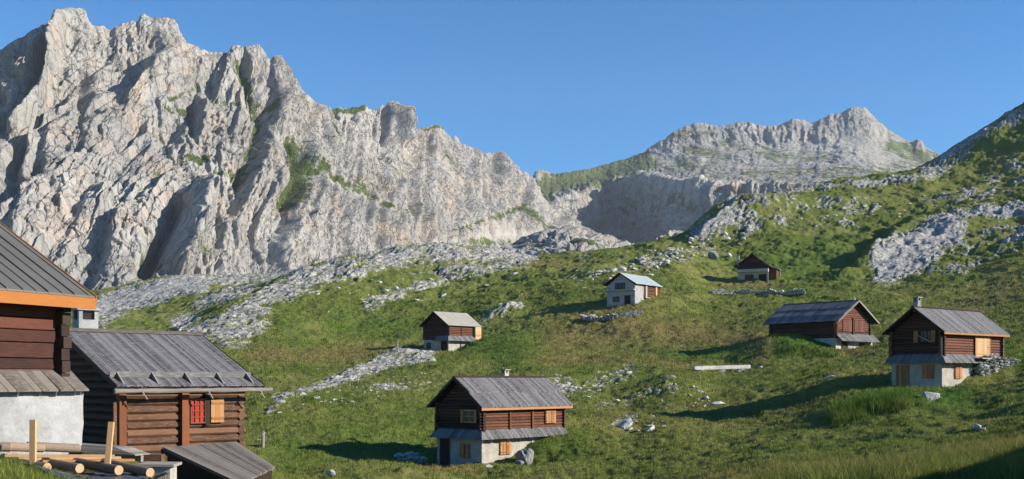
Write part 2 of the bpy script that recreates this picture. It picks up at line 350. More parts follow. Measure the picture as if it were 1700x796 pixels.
ZT=_smooth(_smooth(ZT,9,0),5,1)
def lookup(T,px,D):
    x=np.clip((px+700)/8.0,0,len(PXG)-1.001); y=np.clip((np.log(np.maximum(D,4.0))-math.log(4))/(math.log(1000)-math.log(4))*(len(DG)-1),0,len(DG)-1.001)
    i=x.astype(int); j=y.astype(int); a=x-i; b=y-j
    return (T[i,j]*(1-a)+T[i+1,j]*a)*(1-b)+(T[i,j+1]*(1-a)+T[i+1,j+1]*a)*b
CORR=[]   # (X,Y,weight,sigma)
def H0(X,Y):
    X=np.asarray(X,float); Y=np.asarray(Y,float); Yc=np.maximum(Y,1.0)
    z=lookup(ZT,X/Yc*F+CX,Y)
    for (a,b,w,s) in CORR: z=z+w*np.exp(-((X-a)**2+(Y-b)**2)/(2*s*s))
    return z
def at_ground(px,py,Dmin=18,Dmax=600,fn=None):
    """first ground point seen at a picture position"""
    D=np.exp(np.linspace(math.log(Dmin),math.log(Dmax),1400)); X=(px-CX)/F*D
    z=(fn or Hfull)(X,D); row=HZ-F*z/D; k=np.argmax(row<=py)
    if row[k]>py: k=int(np.argmin(row))
    return Vector((X[k],D[k],z[k]))
# huts: near roof corner from the survey of the photo (x, y, z), roof W, L, yaw, rise
HUTS=dict(
 front=dict(A=(-1.98,73,-1.86),W=5.34,L=9.21,th=46.4,rise=2.01),
 right=dict(A=(32.6,84,3.62),W=5.31,L=9.68,th=38.1,rise=2.0),
 barn=dict(A=(38.1,130,6.88),W=8.7,L=10.75,th=49.4,rise=2.56),
 white=dict(A=(20.02,180,15.56),W=6.27,L=9.1,th=53.1,rise=1.93),
 small=dict(A=(-9.17,160,7.85),W=6.25,L=6.85,th=46.5,rise=2.09),
 dark=dict(A=(54.3,235,24.1),W=7.42,L=7.5,th=68,rise=2.65),
 left=dict(A=(-12.75,36,-0.22),W=9.4,L=5.36,th=43.1,rise=1.94),
)
def frame(h):
    th=R(h['th']); A=Vector(h['A'])
    if h is HUTS['barn']: u=Vector((-math.cos(th),math.sin(th),0)); v=Vector((math.sin(th),math.cos(th),0))
    else: u=Vector((math.cos(th),math.sin(th),0)); v=Vector((-math.sin(th),math.cos(th),0))
    return A,u,v
def anchor(h,a,b,py,s):
    A,u,v=frame(HUTS[h]); P=A+u*a+v*b; return (P.x,P.y,(HZ-py)/F*P.y,s)
ANC=[anchor('front',.5,.5,777,2.2),anchor('front',.5,4.9,779,2.2),anchor('front',3.2,.5,764,1.8),anchor('front',5.4,.4,737,1.8),anchor('front',8.4,.4,722,2),anchor('front',8.5,5,700,2.5),anchor('front',-1.5,.5,784,2),anchor('front',3,-2,774,2),
 anchor('right',.5,.5,648,2.2),anchor('right',.5,4.9,645,2.2),anchor('right',3.6,.4,637,1.7),anchor('right',6,.2,612,1.8),anchor('right',9,.4,598,2),anchor('right',9,5,590,2.5),anchor('right',-3.5,2,652,3),anchor('right',5,-3,650,2),
 anchor('barn',.6,.6,587,3),anchor('barn',.6,8,584,3),anchor('barn',5.5,.5,568,3),anchor('barn',10,.5,561,3),
 anchor('white',.5,.5,509,3.5),anchor('white',.5,5.8,510,3.5),anchor('white',3.5,.4,500,3),anchor('white',8.5,.4,490,3.5),anchor('white',-3,3,519,4),
 anchor('small',.5,.5,585,3),anchor('small',.5,5.8,583,3),anchor('small',3.5,.4,577,3),anchor('small',6.5,.4,567,3),
 anchor('dark',.5,.5,470,4.5),anchor('dark',.5,6.9,470,4.5),anchor('dark',7,.5,460,4.5),anchor('dark',-5,3,478,5),
 anchor('left',.5,.5,762,2.5),anchor('left',4.9,.4,765,2.5),anchor('left',4,-3,825,2.5),anchor('left',2,-4,835,2)]
_r=np.array([a[2]-H0(np.array([a[0]]),np.array([a[1]]))[0] for a in ANC])
_K=np.array([[math.exp(-((a[0]-b[0])**2+(a[1]-b[1])**2)/(2*b[3]**2)) for b in ANC] for a in ANC])
_w=np.linalg.solve(_K+np.eye(len(ANC))*.08,_r)
for a,w in zip(ANC,_w): CORR.append((a[0],a[1],float(np.clip(w,-4,4)),a[3]))
# knolls and hollows added to the ground: picture place, radii, height
BUMPS=[]
for px,py,rx,ry,h in [(1590,395,10,12,1.5),(1240,345,9,10,2.5),(838,522,3.6,4.0,1.3),(1330,572,6,4,1.0),
    (650,598,4,5,.9),(480,668,2.5,2.5,.5),(1080,650,4.5,4,1.0),(960,625,5,4,.7),(700,425,14,12,2),(560,455,10,12,1.6),
    (1470,680,4,3.5,.5),(1340,640,6,5,.6),(990,450,5,5,1),(1120,425,6,6,1.5),(1400,335,10,10,2),(1300,345,8,10,2),(1640,240,14,14,3)]:
    p=at_ground(px,py,fn=H0); BUMPS.append((p.x,p.y,h,rx,ry))
SLABS=[]
for px,py,rx,ry,h in [(1535,412,12,38,4.6),(1222,372,8,16,3.0)]:
    p=at_ground(px,py,fn=H0); SLABS.append((p.x,p.y,h,rx,ry))
ROCKS=[([(300,542),(370,548),(450,492),(560,452),(650,432),(760,425),(870,428)],22,1.0),([(310,585),(400,560),(430,530)],22,.88),
 ([(610,508),(700,474),(760,452),(850,438)],13,.9),([(560,440),(640,419),(720,411),(800,414)],9,.8),([(330,510),(420,478)],14,.9),
 ([(150,520),(215,497),(290,478),(330,474)],19,1.25),([(330,470),(420,466),(520,455)],10,1.0),([(170,540),(200,520)],12,.9),
 ([(445,685),(480,665)],9,1.05),([(500,660),(560,635),(640,606),(712,594)],11,1.08),([(700,592),(600,620)],5,1.1),
 ([(590,655),(690,640),(740,625)],12,.66),([(440,600),(600,640)],30,.42),([(905,640),(970,655),(1045,618)],17,.72),([(990,678),(1060,668),(1120,650)],10,.7),
 ([(1020,712),(1055,700)],8,.9),([(1060,722),(1120,712)],7,.55),([(805,532),(865,514)],9,1.0),([(930,470),(1010,455),(1060,445)],10,.55),
 ([(1070,440),(1130,428),(1180,412)],11,.82),([(1165,392),(1205,372),(1245,372)],19,1.1),([(1200,345),(1240,335)],9,.95),([(1150,385),(1190,365)],9,.9),
 ([(1240,350),(1320,348),(1450,345)],12,.78),([(1290,368),(1420,372)],14,.62),([(1290,322),(1400,308),(1520,300)],8,.9),([(1470,452),(1530,430),(1580,400)],25,1.35),
 ([(1545,400),(1620,365),(1700,350)],14,1.15),([(1590,450),(1640,415),(1700,385)],24,.75),([(1540,335),(1640,325),(1700,300)],14,.7),([(1540,290),(1600,250),(1690,195)],16,1.0),
 ([(1640,300),(1700,270)],14,.7),([(1150,690),(1290,672)],9,.5),([(640,570),(700,560)],10,.25),([(900,420),(980,432),(1040,430)],7,.5)]
DRY=[([(930,560),(1060,545),(1180,560),(1250,575)],30,.75),([(420,590),(560,590),(690,580)],14,.8),([(1080,600),(1160,615)],14,.6),([(900,600),(1050,600)],10,.6),
 ([(760,415),(870,440),(960,440)],10,.5),([(1000,700),(1400,680)],26,.3),([(1620,500),(1700,470)],25,.5),([(1000,520),(1080,515)],10,.6),([(700,782),(800,786)],6,1.),([(1470,652),(1540,656)],4,.9),([(1005,514),(1060,514)],4,1.0),([(1200,474),(1300,474)],4,1.0),([(700,588),(740,590)],4,.9),([(1400,590),(1460,590)],4,.8),([(1180,800),(1450,785),(1700,750)],20,.42)]
LUSH=[([(1300,578),(1380,580)],12,1.),([(1390,690),(1480,668),(1600,665)],18,1.),([(560,540),(680,545)],30,.6),([(460,500),(500,560)],30,.5),([(820,590),(860,600)],20,.5),
 ([(1100,590),(1250,598)],10,.7),([(1250,440),(1400,430)],30,.6),([(850,760),(960,740)],20,.5),([(1640,580),(1700,600)],20,.7),([(720,560),(860,570)],20,.5),([(450,740),(700,720)],35,.4)]
_ca,_sa=math.cos(R(62)),math.sin(R(62))
def fields(X,Y):
    """ground height and ground-cover fields at world positions"""
    z0=H0(X,Y); px=X/np.maximum(Y,1)*F+CX; py=HZ-F*z0/np.maximum(Y,1)
    for (a,b,h,rx,ry) in BUMPS: z0=z0+h*np.exp(-((X-a)/rx)**2-((Y-b)/ry)**2)
    for (a,b,h,rx,ry) in SLABS:
        dx=((X-a)-.55*(Y-b))/rx+.25*fbm(X/6,Y/9,3,19); z0=z0+h*sstep(-1.0,-.62,dx)*np.clip(1-(dx+.62)/2.6,0,1)*np.exp(-((Y-b)/ry)**4)
    k=np.clip(Y/100,.35,3.0)
    U=X*_ca+Y*_sa; Vv=-X*_sa+Y*_ca
    rk=strokes(px,py,[(a_,w_*(1.4 if s_<1.2 else 1.15),s_*(.86 if s_<1.2 else 1.04)) for a_,w_,s_ in ROCKS])+np.where(Y>560,.35,0); slab=sstep(1.0,1.3,rk)
    wn=sstep(170,110,Y)
    nzf=fbm(U/16,Vv/5,3,31)*.5+ridged(U/7,Vv/1.7,3,32)*.42+fbm(U/2.0,Vv/.8,3,77)*.3
    nzn=fbm(U/9,Vv/5,2,31)*.3+ridged(U/2.6,Vv/.8,3,34)*.50+fbm(X/.7,Y/.9,2,78)*.4
    nz=nzf*(1-wn)+nzn*wn
    rock=rk*.9+nz*.95*sstep(.05,.35,rk)-.70-.05*wn+.60*sstep(.95,1.3,rk); Rk=sstep(.02,.34,rock)
    # turf: hummocks and cattle steps
    tw=X*.15+Y+2.5*fbm(X/14,Y/14,3,5)
    steps=ridged(X/9,tw/2.4+z0*.6,2,9)
    hum=.16*fbm(X/.9,Y/1.3,3,12)+.26*fbm(X/2.4,Y/3.6,3,13)+.5*fbm(X/11,Y/12,3,14)*np.clip(k,.4,2)+.19*steps
    tc,_,tv=cell(X/.85+.3*steps,Y/1.05,21); tc2,_,_=cell(X/2.3,Y/2.6+.3*steps,22)
    hum=hum+.14*(.5-tc)*(.4+tv)+.13*(.5-tc2); far=sstep(110,300,Y); hum=hum*(1+.9*far)+far*.35*fbm(X/4.5,Y/5,3,15)
    near=sstep(12,40,Y); hum*=.35+.65*near
    f1,f2,rv=cell(U/5.0+.5*nz,Vv/1.6+.4*nz,3); g1,g2,gv=cell(U/2.0,Vv/.7,8)
    blk=(rv*.8)*sstep(0,.3,f2-f1)+gv*.35*sstep(0,.25,g2-g1)
    rdg=.6*ridged(U/8,Vv/2.0,4,41)
    amp=np.clip(k*.36,.22,1.0)
    rockd=Rk*amp*((.05+.8*blk+.6*rdg)*(1-.85*slab)+.9*slab*ridged(U/14,Vv/5,3,43))
    z=z0+hum*(1-.4*Rk)+rockd
    dry=strokes(px,py,DRY); lush=strokes(px,py,LUSH)
    return z,rock+.34,dry,lush,px,py
def Hfull(X,Y): return fields(np.asarray(X,float),np.asarray(Y,float))[0]
# rows and columns of the ground sheet
def spaced(segs):
    o=[]
    for a,b,s in segs: o+=list(np.arange(a,b,s))
    o.append(segs[-1][1]); return np.array(o)
rowsD=spaced([(4,20,.8),(20,60,.26),(60,135,.24),(135,250,.36),(250,470,.6),(470,1000,4)])
colsP=spaced([(-700,-120,20),(-120,1820,1.9),(1820,2400,20)])
D_,P_=np.meshgrid(rowsD,colsP,indexing='ij'); X_=(P_-CX)/F*D_
z,rock,dry,lush,_,_=fields(X_,D_)
g=fast_mesh('ground',np.stack([X_,D_,z],-1).reshape(-1,3),grid_faces(*X_.shape),{'rock':rock,'dry':dry,'lush':lush},M['ground'],True)
tag(g,'green alpine meadow slopes with pale limestone outcrops','meadow',kind='structure')
# ground under and behind the viewer, joined on to the near edge
X2,Y2=np.meshgrid(np.linspace(-60,60,61),np.linspace(-60,4,33)); z2=-1.75+.15*fbm(X2/6,Y2/6,3,2)-.02*np.abs(X2)-.25
g2=fast_mesh('near_ground',np.stack([X2,Y2,z2],-1).reshape(-1,3),grid_faces(*X2.shape),{'rock':X2*0,'dry':X2*0,'lush':X2*0},M['ground'],True)
tag(g2,'short turf around the viewpoint','meadow',kind='structure')

# ------------------------------------------------------------------ mountains
def mountain(name,label,crest,cols,K,mat,nx,nseg,x0,x1,disp,veg,scree,gully,shear,vegn,seed,jag,back=(60,-.5)):
    """cols: px -> K x (row, depth), last knot is the crest; its row comes from the detailed crest line"""
    px=np.linspace(x0,x1,nx); cs=sorted(cols)
    cr=np.interp(px,[c[0] for c in crest],[c[1] for c in crest])
    PYk=np.array([pchip(cs,[cols[c][k][0] for c in cs],px) for k in range(K)])
    DPk=np.array([pchip(cs,[cols[c][k][1] for c in cs],px) for k in range(K)])
    sm=PYk[-1].copy(); PYk[-1]=cr
    for k in range(1,K-1):   # keep order under the detailed crest
        PYk[k]=np.maximum(PYk[k],cr+2*(K-1-k))
    v=[];n=0
    tt=[]
    for k in range(K-1): tt+=list(k+np.arange(nseg[k])/nseg[k])
    tt.append(K-1.0); tt=np.array(tt); kk=np.clip(tt.astype(int),0,K-2); fr=tt-kk
    PY=PYk[kk]*(1-fr[:,None])+PYk[kk+1]*fr[:,None]; DP=DPk[kk]*(1-fr[:,None])+DPk[kk+1]*fr[:,None]
    PX=np.broadcast_to(px,PY.shape)
    X=(PX-CX)/F*DP; Y=DP; Z=(HZ-PY)/F*DP
    P=np.stack([X,Y,Z],-1)
    s=np.cumsum(np.r_[0,np.hypot(np.diff(X[len(tt)//2]),np.diff(Y[len(tt)//2]))]); Sg=np.broadcast_to(s,Z.shape)
    # smooth outward normal
    Ps=np.stack([_smooth(_smooth(P[...,i],41,1),21,0) for i in range(3)],-1)
    du=np.gradient(Ps,axis=1); dv=np.gradient(Ps,axis=0); Nn=np.cross(du,dv); Nn[...,2]*=.3; Nn/=np.linalg.norm(Nn,axis=-1,keepdims=True)+1e-9
    vv=tt[:,None]/(K-1)
    ve=strokes(PX,PY,veg); sc=strokes(PX,PY,scree); gu=np.zeros(PX.shape)
    for st in gully: gu=gu+stroke(PX,PY,*st)
    d=disp(Sg,Z,PX,PY,vv)
    d=d*(1-.75*sc)*(1-.45*ve)+gu
    edge=sstep(1.0,.93,vv)
    P=P+Nn*d[...,None]*np.clip(.35+.65*edge,0,1)[...,None]
    # jagged crest
    jz=jag*(ridged(Sg/60,Z*0+seed,5,seed+5,.6)*.6+ridged(Sg/16,Z/90,3,seed+9)*.4)
    P[...,2]+=jz*np.broadcast_to(sstep(.82,1.0,vv),PY.shape)
    # far side of the crest
    b=[]
    for q in (1,2,3,4):
        e=P[-1].copy(); e[:,1]+=back[0]*q; e[:,0]*=1+back[0]*q/DPk[-1]; e[:,2]+=back[0]*q*back[1]*(1+.3*q)-abs(jag)*.3+8*perlin(s/30,s*0+q,seed); b.append(e)
    P=np.concatenate([P,np.array(b)],0); pad=lambda a:np.concatenate([a,np.repeat(a[-1:],4,0)],0)
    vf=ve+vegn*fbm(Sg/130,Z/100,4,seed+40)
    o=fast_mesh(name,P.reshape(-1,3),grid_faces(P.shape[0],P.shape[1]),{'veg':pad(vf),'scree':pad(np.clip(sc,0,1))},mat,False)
    return tag(o,label,'mountain',kind='structure')

CR_L=[(-420,260),(-300,200),(-150,150),(-60,112),(0,87),(20,72),(45,60),(70,47),(82,43),(88,48),(95,34),(102,24),(120,22),(137,23),(145,40),(150,50),(170,50),(185,54),(195,52),(203,42),(220,42),(228,40),(232,33),(240,27),(255,30),(272,33),(285,40),(293,58),(300,68),(306,78),(320,84),(335,90),(345,94),(360,92),(378,92),(384,84),(395,82),(405,84),(415,80),(432,79),(440,90),(447,106),(455,98),(463,97),(470,106),(478,130),(484,138),(489,136),(494,148),(505,156),(520,170),(535,180),(548,188),(560,186),(575,183),(590,181),(603,181),(612,186),(630,183),(637,178),(645,174),(658,176),(665,190),(675,202),(682,212),(688,222),(700,216),(715,213),(735,215),(742,226),(750,232),(758,230),(768,242),(782,250),(800,260),(815,258),(830,257),(840,266),(850,275),(862,282),(872,290),(882,298),(888,308),(895,322),(905,335),(920,350),(945,370),(980,395),(1030,420),(1100,450)]
CL={-420:[(680,680),(480,820),(350,960),(260,1080)],0:[(640,740),(400,900),(240,1040),(87,1150)],150:[(640,760),(390,930),(210,1090),(45,1220)],
 300:[(620,800),(370,980),(210,1150),(68,1290)],450:[(600,880),(360,1060),(220,1220),(100,1350)],600:[(560,1020),(370,1180),(270,1330),(182,1470)],
 750:[(520,1220),(370,1400),(300,1540),(231,1680)],880:[(430,1550),(385,1660),(335,1790),(297,1900)],950:[(430,1650),(405,1740),(390,1850),(374,1980)],1100:[(470,1800),(465,1850),(460,1950),(450,2050)]}
def saw(a,b,seed,w=.16,jit=.5):
    """ribs with a steep left flank and a broad right face, each one of its own size"""
    a=a+jit*fbm(a*.8,b*.9,3,seed); i=np.floor(a); f=a-i
    h0=_h(i.astype(np.int64),np.floor(b*.0).astype(np.int64),seed)/4294967296.; k=(i*7.31)%11
    g=.25+.75*np.clip(.5+1.1*perlin(b*1.1+k,k*3.1+b*0,seed+3),0,1)*(.4+.6*h0)
    return g*np.where(f<w,sstep(0,w,f),1-((f-w)/(1-w))**1.15)
def disp_left(s,z,px,py,v):
    sh=np.interp(px,[0,350,520,650],[.62,.5,.22,.06])+.10*fbm(s/300,z/300,2,60)
    a=s-sh*z+30*fbm(s/170,z/190,3,61)
    b=z+.35*s
    m=sstep(-.35,.45,fbm(s/130,z/130,3,71)); m2=sstep(-.3,.4,fbm(s/90,z/110,3,72))
    q=sstep(-.12,.12,fbm(s/110,z/140,3,91)); a2=s-(sh-.55)*z+26*fbm(s/90,z/110,4,63); a=a+10*fbm(s/35,z/45,3,64)
    f_=lambda A_,B_:A_*q+B_*(1-q)
    d=26*saw(a/105,b/170,5,.2)+f_(16*saw(a/47+9.3,b/80,6,.2),13*saw(a2/58+2.3,b/60,16,.25))
    d=d+f_((4+7*m)*saw(a/21+3.1,b/40,7,.2),(6+5*m)*saw(a2/25,b/30,17,.25))+f_((2+3*m2)*saw(a/9.5,b/18,8,.22),3.5*saw(a2/10.5,b/12,18,.25))
    d=d+(2+4*m2)*ridged((s+1.0*z)/40,(z-s)/90,3,58)
    f1,f2,rv=cell(a/14+.5*fbm(s/18,z/18,2,4),b/30,12); d=d+3.2*rv*sstep(0,.2,f2-f1)*(1.6-m)
    led=((z+14*fbm(s/60,z/60,2,33)+.3*s)/22)%1
    d=d-2.6*led*m2+1.6*ridged(a/6,b/11,3,53)+.9*fbm(s/2.8,z/3.5,2,54)
    return d-14
VEG_L=[([(396,112),(425,155),(440,195),(425,245),(402,292)],15,.66),([(488,240),(512,285),(482,330)],22,.74),([(528,275),(560,298),(612,322)],12,.74),([(612,322),(650,345)],9,.55),
 ([(555,192),(580,186),(602,184)],8,.8),([(265,188),(312,186)],10,.6),([(300,272),(338,268)],10,.6),([(280,170),(318,150),(352,118)],8,.5),([(360,292),(430,282)],12,.52),([(130,455),(240,440),(340,420)],20,.42),
 ([(340,170),(395,175)],10,.52),([(548,212),(560,235)],10,.6),([(700,218),(740,216)],4,.6),([(735,255),(770,285)],9,.48),([(440,200),(470,150)],9,.5),([(870,345),(900,370),(940,400)],10,.6),([(760,380),(800,370),(850,350)],9,.52),([(780,400),(880,408)],12,.5),([(250,290),(330,300)],12,.4),([(0,100),(20,95)],8,.4),
 ([(560,330),(640,360),(720,350)],30,.33),([(600,230),(660,290)],24,.34),([(330,110),(430,250)],60,.30),([(60,260),(200,300)],40,.22),([(680,300),(800,330)],30,.30)]
SCR_L=[([(800,395),(850,390),(890,400)],16,.95),([(820,370),(840,395)],12,.8),([(700,405),(760,402)],8,.6),([(545,300),(610,330)],6,.6),([(330,295),(380,300)],8,.5)]
GUL_L=[([(85,45),(70,92),(58,137),(30,188),(5,215)],9,-28),([(104,40),(92,95),(80,140),(58,188),(30,225)],11,30),
 ([(296,335),(275,390),(240,450)],12,-42),([(340,325),(325,375),(300,440)],20,34),([(322,175),(316,225)],6,-18),([(336,175),(330,225)],8,16),([(454,160),(446,190)],6,-20),([(470,150),(462,200)],9,14),
 ([(640,185),(636,235)],5,-18),([(650,180),(658,235)],7,18),([(676,215),(684,350)],4,-12),([(400,110),(430,170),(440,200),(420,250),(400,300)],13,-20),([(490,235),(510,290),(480,335)],16,-14),([(150,120),(130,200)],8,-16),([(40,250),(20,290)],8,-22),([(60,240),(45,300)],11,16)]
mountain('mountain',"big pale grey limestone mountain with jagged crest on the left",CR_L,CL,4,M['mountain'],1150,[230,300,280],-420,1100,disp_left,VEG_L,SCR_L,GUL_L,0,.17,11,7)

CR_B=[(800,330),(860,310),(884,300),(888,290),(893,286),(900,285),(912,290),(925,291),(945,289),(965,286),(1000,277),(1040,267),(1060,258),(1072,254),(1080,245),(1100,236),(1118,222),(1135,213),(1150,209),(1170,208),(1190,212),(1210,211),(1225,206),(1240,206),(1255,211),(1265,210),(1290,214),(1303,205),(1315,199),(1335,203),(1347,208),(1370,198),(1378,193),(1395,191),(1405,186),(1420,182),(1432,181),(1441,184),(1447,193),(1456,202),(1470,216),(1485,225),(1500,234),(1515,238),(1522,234),(1530,236),(1536,246),(1552,256),(1565,264),(1600,285),(1700,330),(1900,420)]
def row(*a): return list(a)
CB={800:[(470,2300),(430,2350),(390,2400),(360,2500),(345,2650),(330,2750)],
 880:[(460,2250),(405,2330),(345,2390),(328,2550),(312,2700),(300,2800)],
 920:[(460,2300),(392,2420),(335,2480),(322,2650),(305,2800),(291,2900)],
 960:[(460,2400),(382,2560),(320,2620),(308,2780),(298,2900),(286,3000)],
 1000:[(460,2500),(382,2720),(303,2800),(296,2950),(287,3060),(277,3150)],
 1030:[(460,2450),(388,2720),(298,2790),(291,2950),(280,3100),(269,3200)],
 1060:[(460,2350),(392,2620),(296,2700),(288,2900),(272,3100),(256,3250)],
 1110:[(460,2200),(395,2400),(302,2500),(294,2800),(262,3120),(228,3300)],
 1170:[(460,2050),(395,2180),(306,2330),(292,2750),(250,3150),(208,3350)],
 1230:[(460,1980),(385,2100),(312,2280),(290,2750),(250,3150),(206,3350)],
 1330:[(460,1950),(370,2100),(320,2280),(288,2750),(250,3150),(203,3350)],
 1430:[(460,1950),(360,2100),(322,2280),(286,2750),(238,3150),(182,3400)],
 1500:[(460,1950),(360,2100),(325,2280),(292,2750),(262,3100),(234,3350)],
 1570:[(470,1950),(370,2100),(335,2280),(308,2750),(288,3050),(268,3250)],
 1900:[(600,1950),(560,2100),(530,2280),(490,2700),(450,3000),(420,3200)]}
def disp_back(s,z,px,py,v):
    a=s+30*fbm(s/260,z/260,3,161); b=z
    cl=sstep(.18,.24,v)*sstep(.46,.40,v)         # cliff band
    top=sstep(.80,.90,v)*sstep(1090,1150,px)*sstep(1500,1440,px)
    k=.25+1.0*cl+.6*top
    d=k*(20*saw(a/95,b/150,105,.25)+13*saw(a/42+3,b/70,106,.25)+8*saw(a/19,b/35,107,.25))+4*fbm(s/16,z/14,3,153)+7*ridged((s+.8*z)/70,z/60,3,158)*(1-cl)
    led=((z+14*fbm(s/120,z/90,2,133))/34)%1
    f1,f2,rv=cell(s/17+.5*fbm(s/30,z/30,2,8),z/26,16); return d+cl*(26*fbm(s/150,z/110,3,170)+14*fbm(s/55,z/50,2,171))-3.5*cl*led-9*k+9*cl*rv*sstep(0,.25,f2-f1)+8*cl*ridged(s/30,z/70,3,159)
VEG_SHADE_B=[([(990,345),(1080,350),(1180,345)],34,.40),([(893,318),(930,305),(1000,292),(1070,270)],20,1.0),([(905,300),(905,335)],12,.9),([(1060,285),(1130,275),(1200,286),(1300,290),(1400,292),(1500,280),(1580,285)],24,.50),([(1180,325),(1300,322),(1400,310)],22,.46),([(1110,228),(1180,225)],12,.5),  # first stroke is no plants: dark green deepens the cliff bowl's shade
 ([(1200,240),(1300,262),(1380,265)],16,.5),([(1480,245),(1580,280)],20,.7),([(1150,345),(1180,375)],16,.55),([(1140,250),(1200,262)],12,.6),([(1000,400),(1150,395)],12,.5),([(1250,250),(1330,285)],12,.5)]
SCR_B=[([(1395,225),(1440,245),(1475,268)],17,.9),([(1450,215),(1520,262)],9,.7),([(1120,270),(1090,262)],9,.8),([(1180,262),(1160,285)],6,.6),([(1330,250),(1300,285)],9,.55),([(1000,385),(1060,390)],9,.9),([(1350,260),(1250,285)],10,.5)]
mountain('far_mountain',"far grey ridge with turf benches and a shadowed cliff band",CR_B,CB,6,M['far_mountain'],900,[30,130,80,120,120],800,1900,disp_back,VEG_SHADE_B,SCR_B,[],0,.16,23,8,(120,-.4))

# rocky rise between the meadow and the pass
CR_M=[(620,470),(760,440),(840,415),(870,396),(900,386),(930,382),(960,379),(985,388),(1010,396),(1040,402),(1060,412),(1080,406),(1110,388),(1140,384),(1160,390),(1200,410),(1300,450)]
CM={620:[(520,620),(480,750),(470,820)],760:[(500,620),(440,780),(425,880)],860:[(480,640),(420,820),(395,980)],960:[(480,650),(412,820),(379,1000)],1060:[(480,680),(430,900),(412,1050)],1130:[(480,700),(410,1000),(385,1200)],1300:[(520,700),(470,1000),(450,1200)]}
def disp_mid(s,z,px,py,v):
    f1,f2,rv=cell(s/22+.3*fbm(s/30,z/30,2,8),z/9,5)
    return 9*ridged(s/70,z/40,2,250)+7*ridged((s-.8*z)/26,z/14,3,251)+4*rv*sstep(0,.25,f2-f1)+1.5*fbm(s/6,z/5,3,252)-12
mountain('rocky_rise','hummocky pale rock and turf rise below the pass',CR_M,CM,3,M['mountain'],520,[60,120],620,1300,disp_mid,
 [([(850,408),(900,398)],6,.55),([(900,425),(1080,425)],7,.6),([(950,398),(1010,412)],7,.6),([(1080,412),(1130,400)],8,.7),([(700,440),(830,420)],10,.5)],[([(700,405),(870,412)],9,.7),([(1020,392),(1060,402)],5,.6)],[],0,.12,31,4,(60,-.35))
# air between here and the mountains
hz_=MB(); hz_.box(-3600,3600,-120,4300,-700,1100,0)
hm=bpy.data.materials.new('mountain_air'); hm.use_nodes=True; t=hm.node_tree; t.nodes.clear()
pv=t.nodes.new('ShaderNodeVolumePrincipled'); pv.inputs['Color'].default_value=(.80,.88,1,1); pv.inputs['Density'].default_value=HAZE; pv.inputs['Anisotropy'].default_value=.0
mo=t.nodes.new('ShaderNodeOutputMaterial'); t.links.new(pv.outputs[0],mo.inputs['Volume'])
M['haze']=hm; o=hz_.build('haze','haze'); tag(o,'thin morning haze over the valley','haze',kind='stuff')
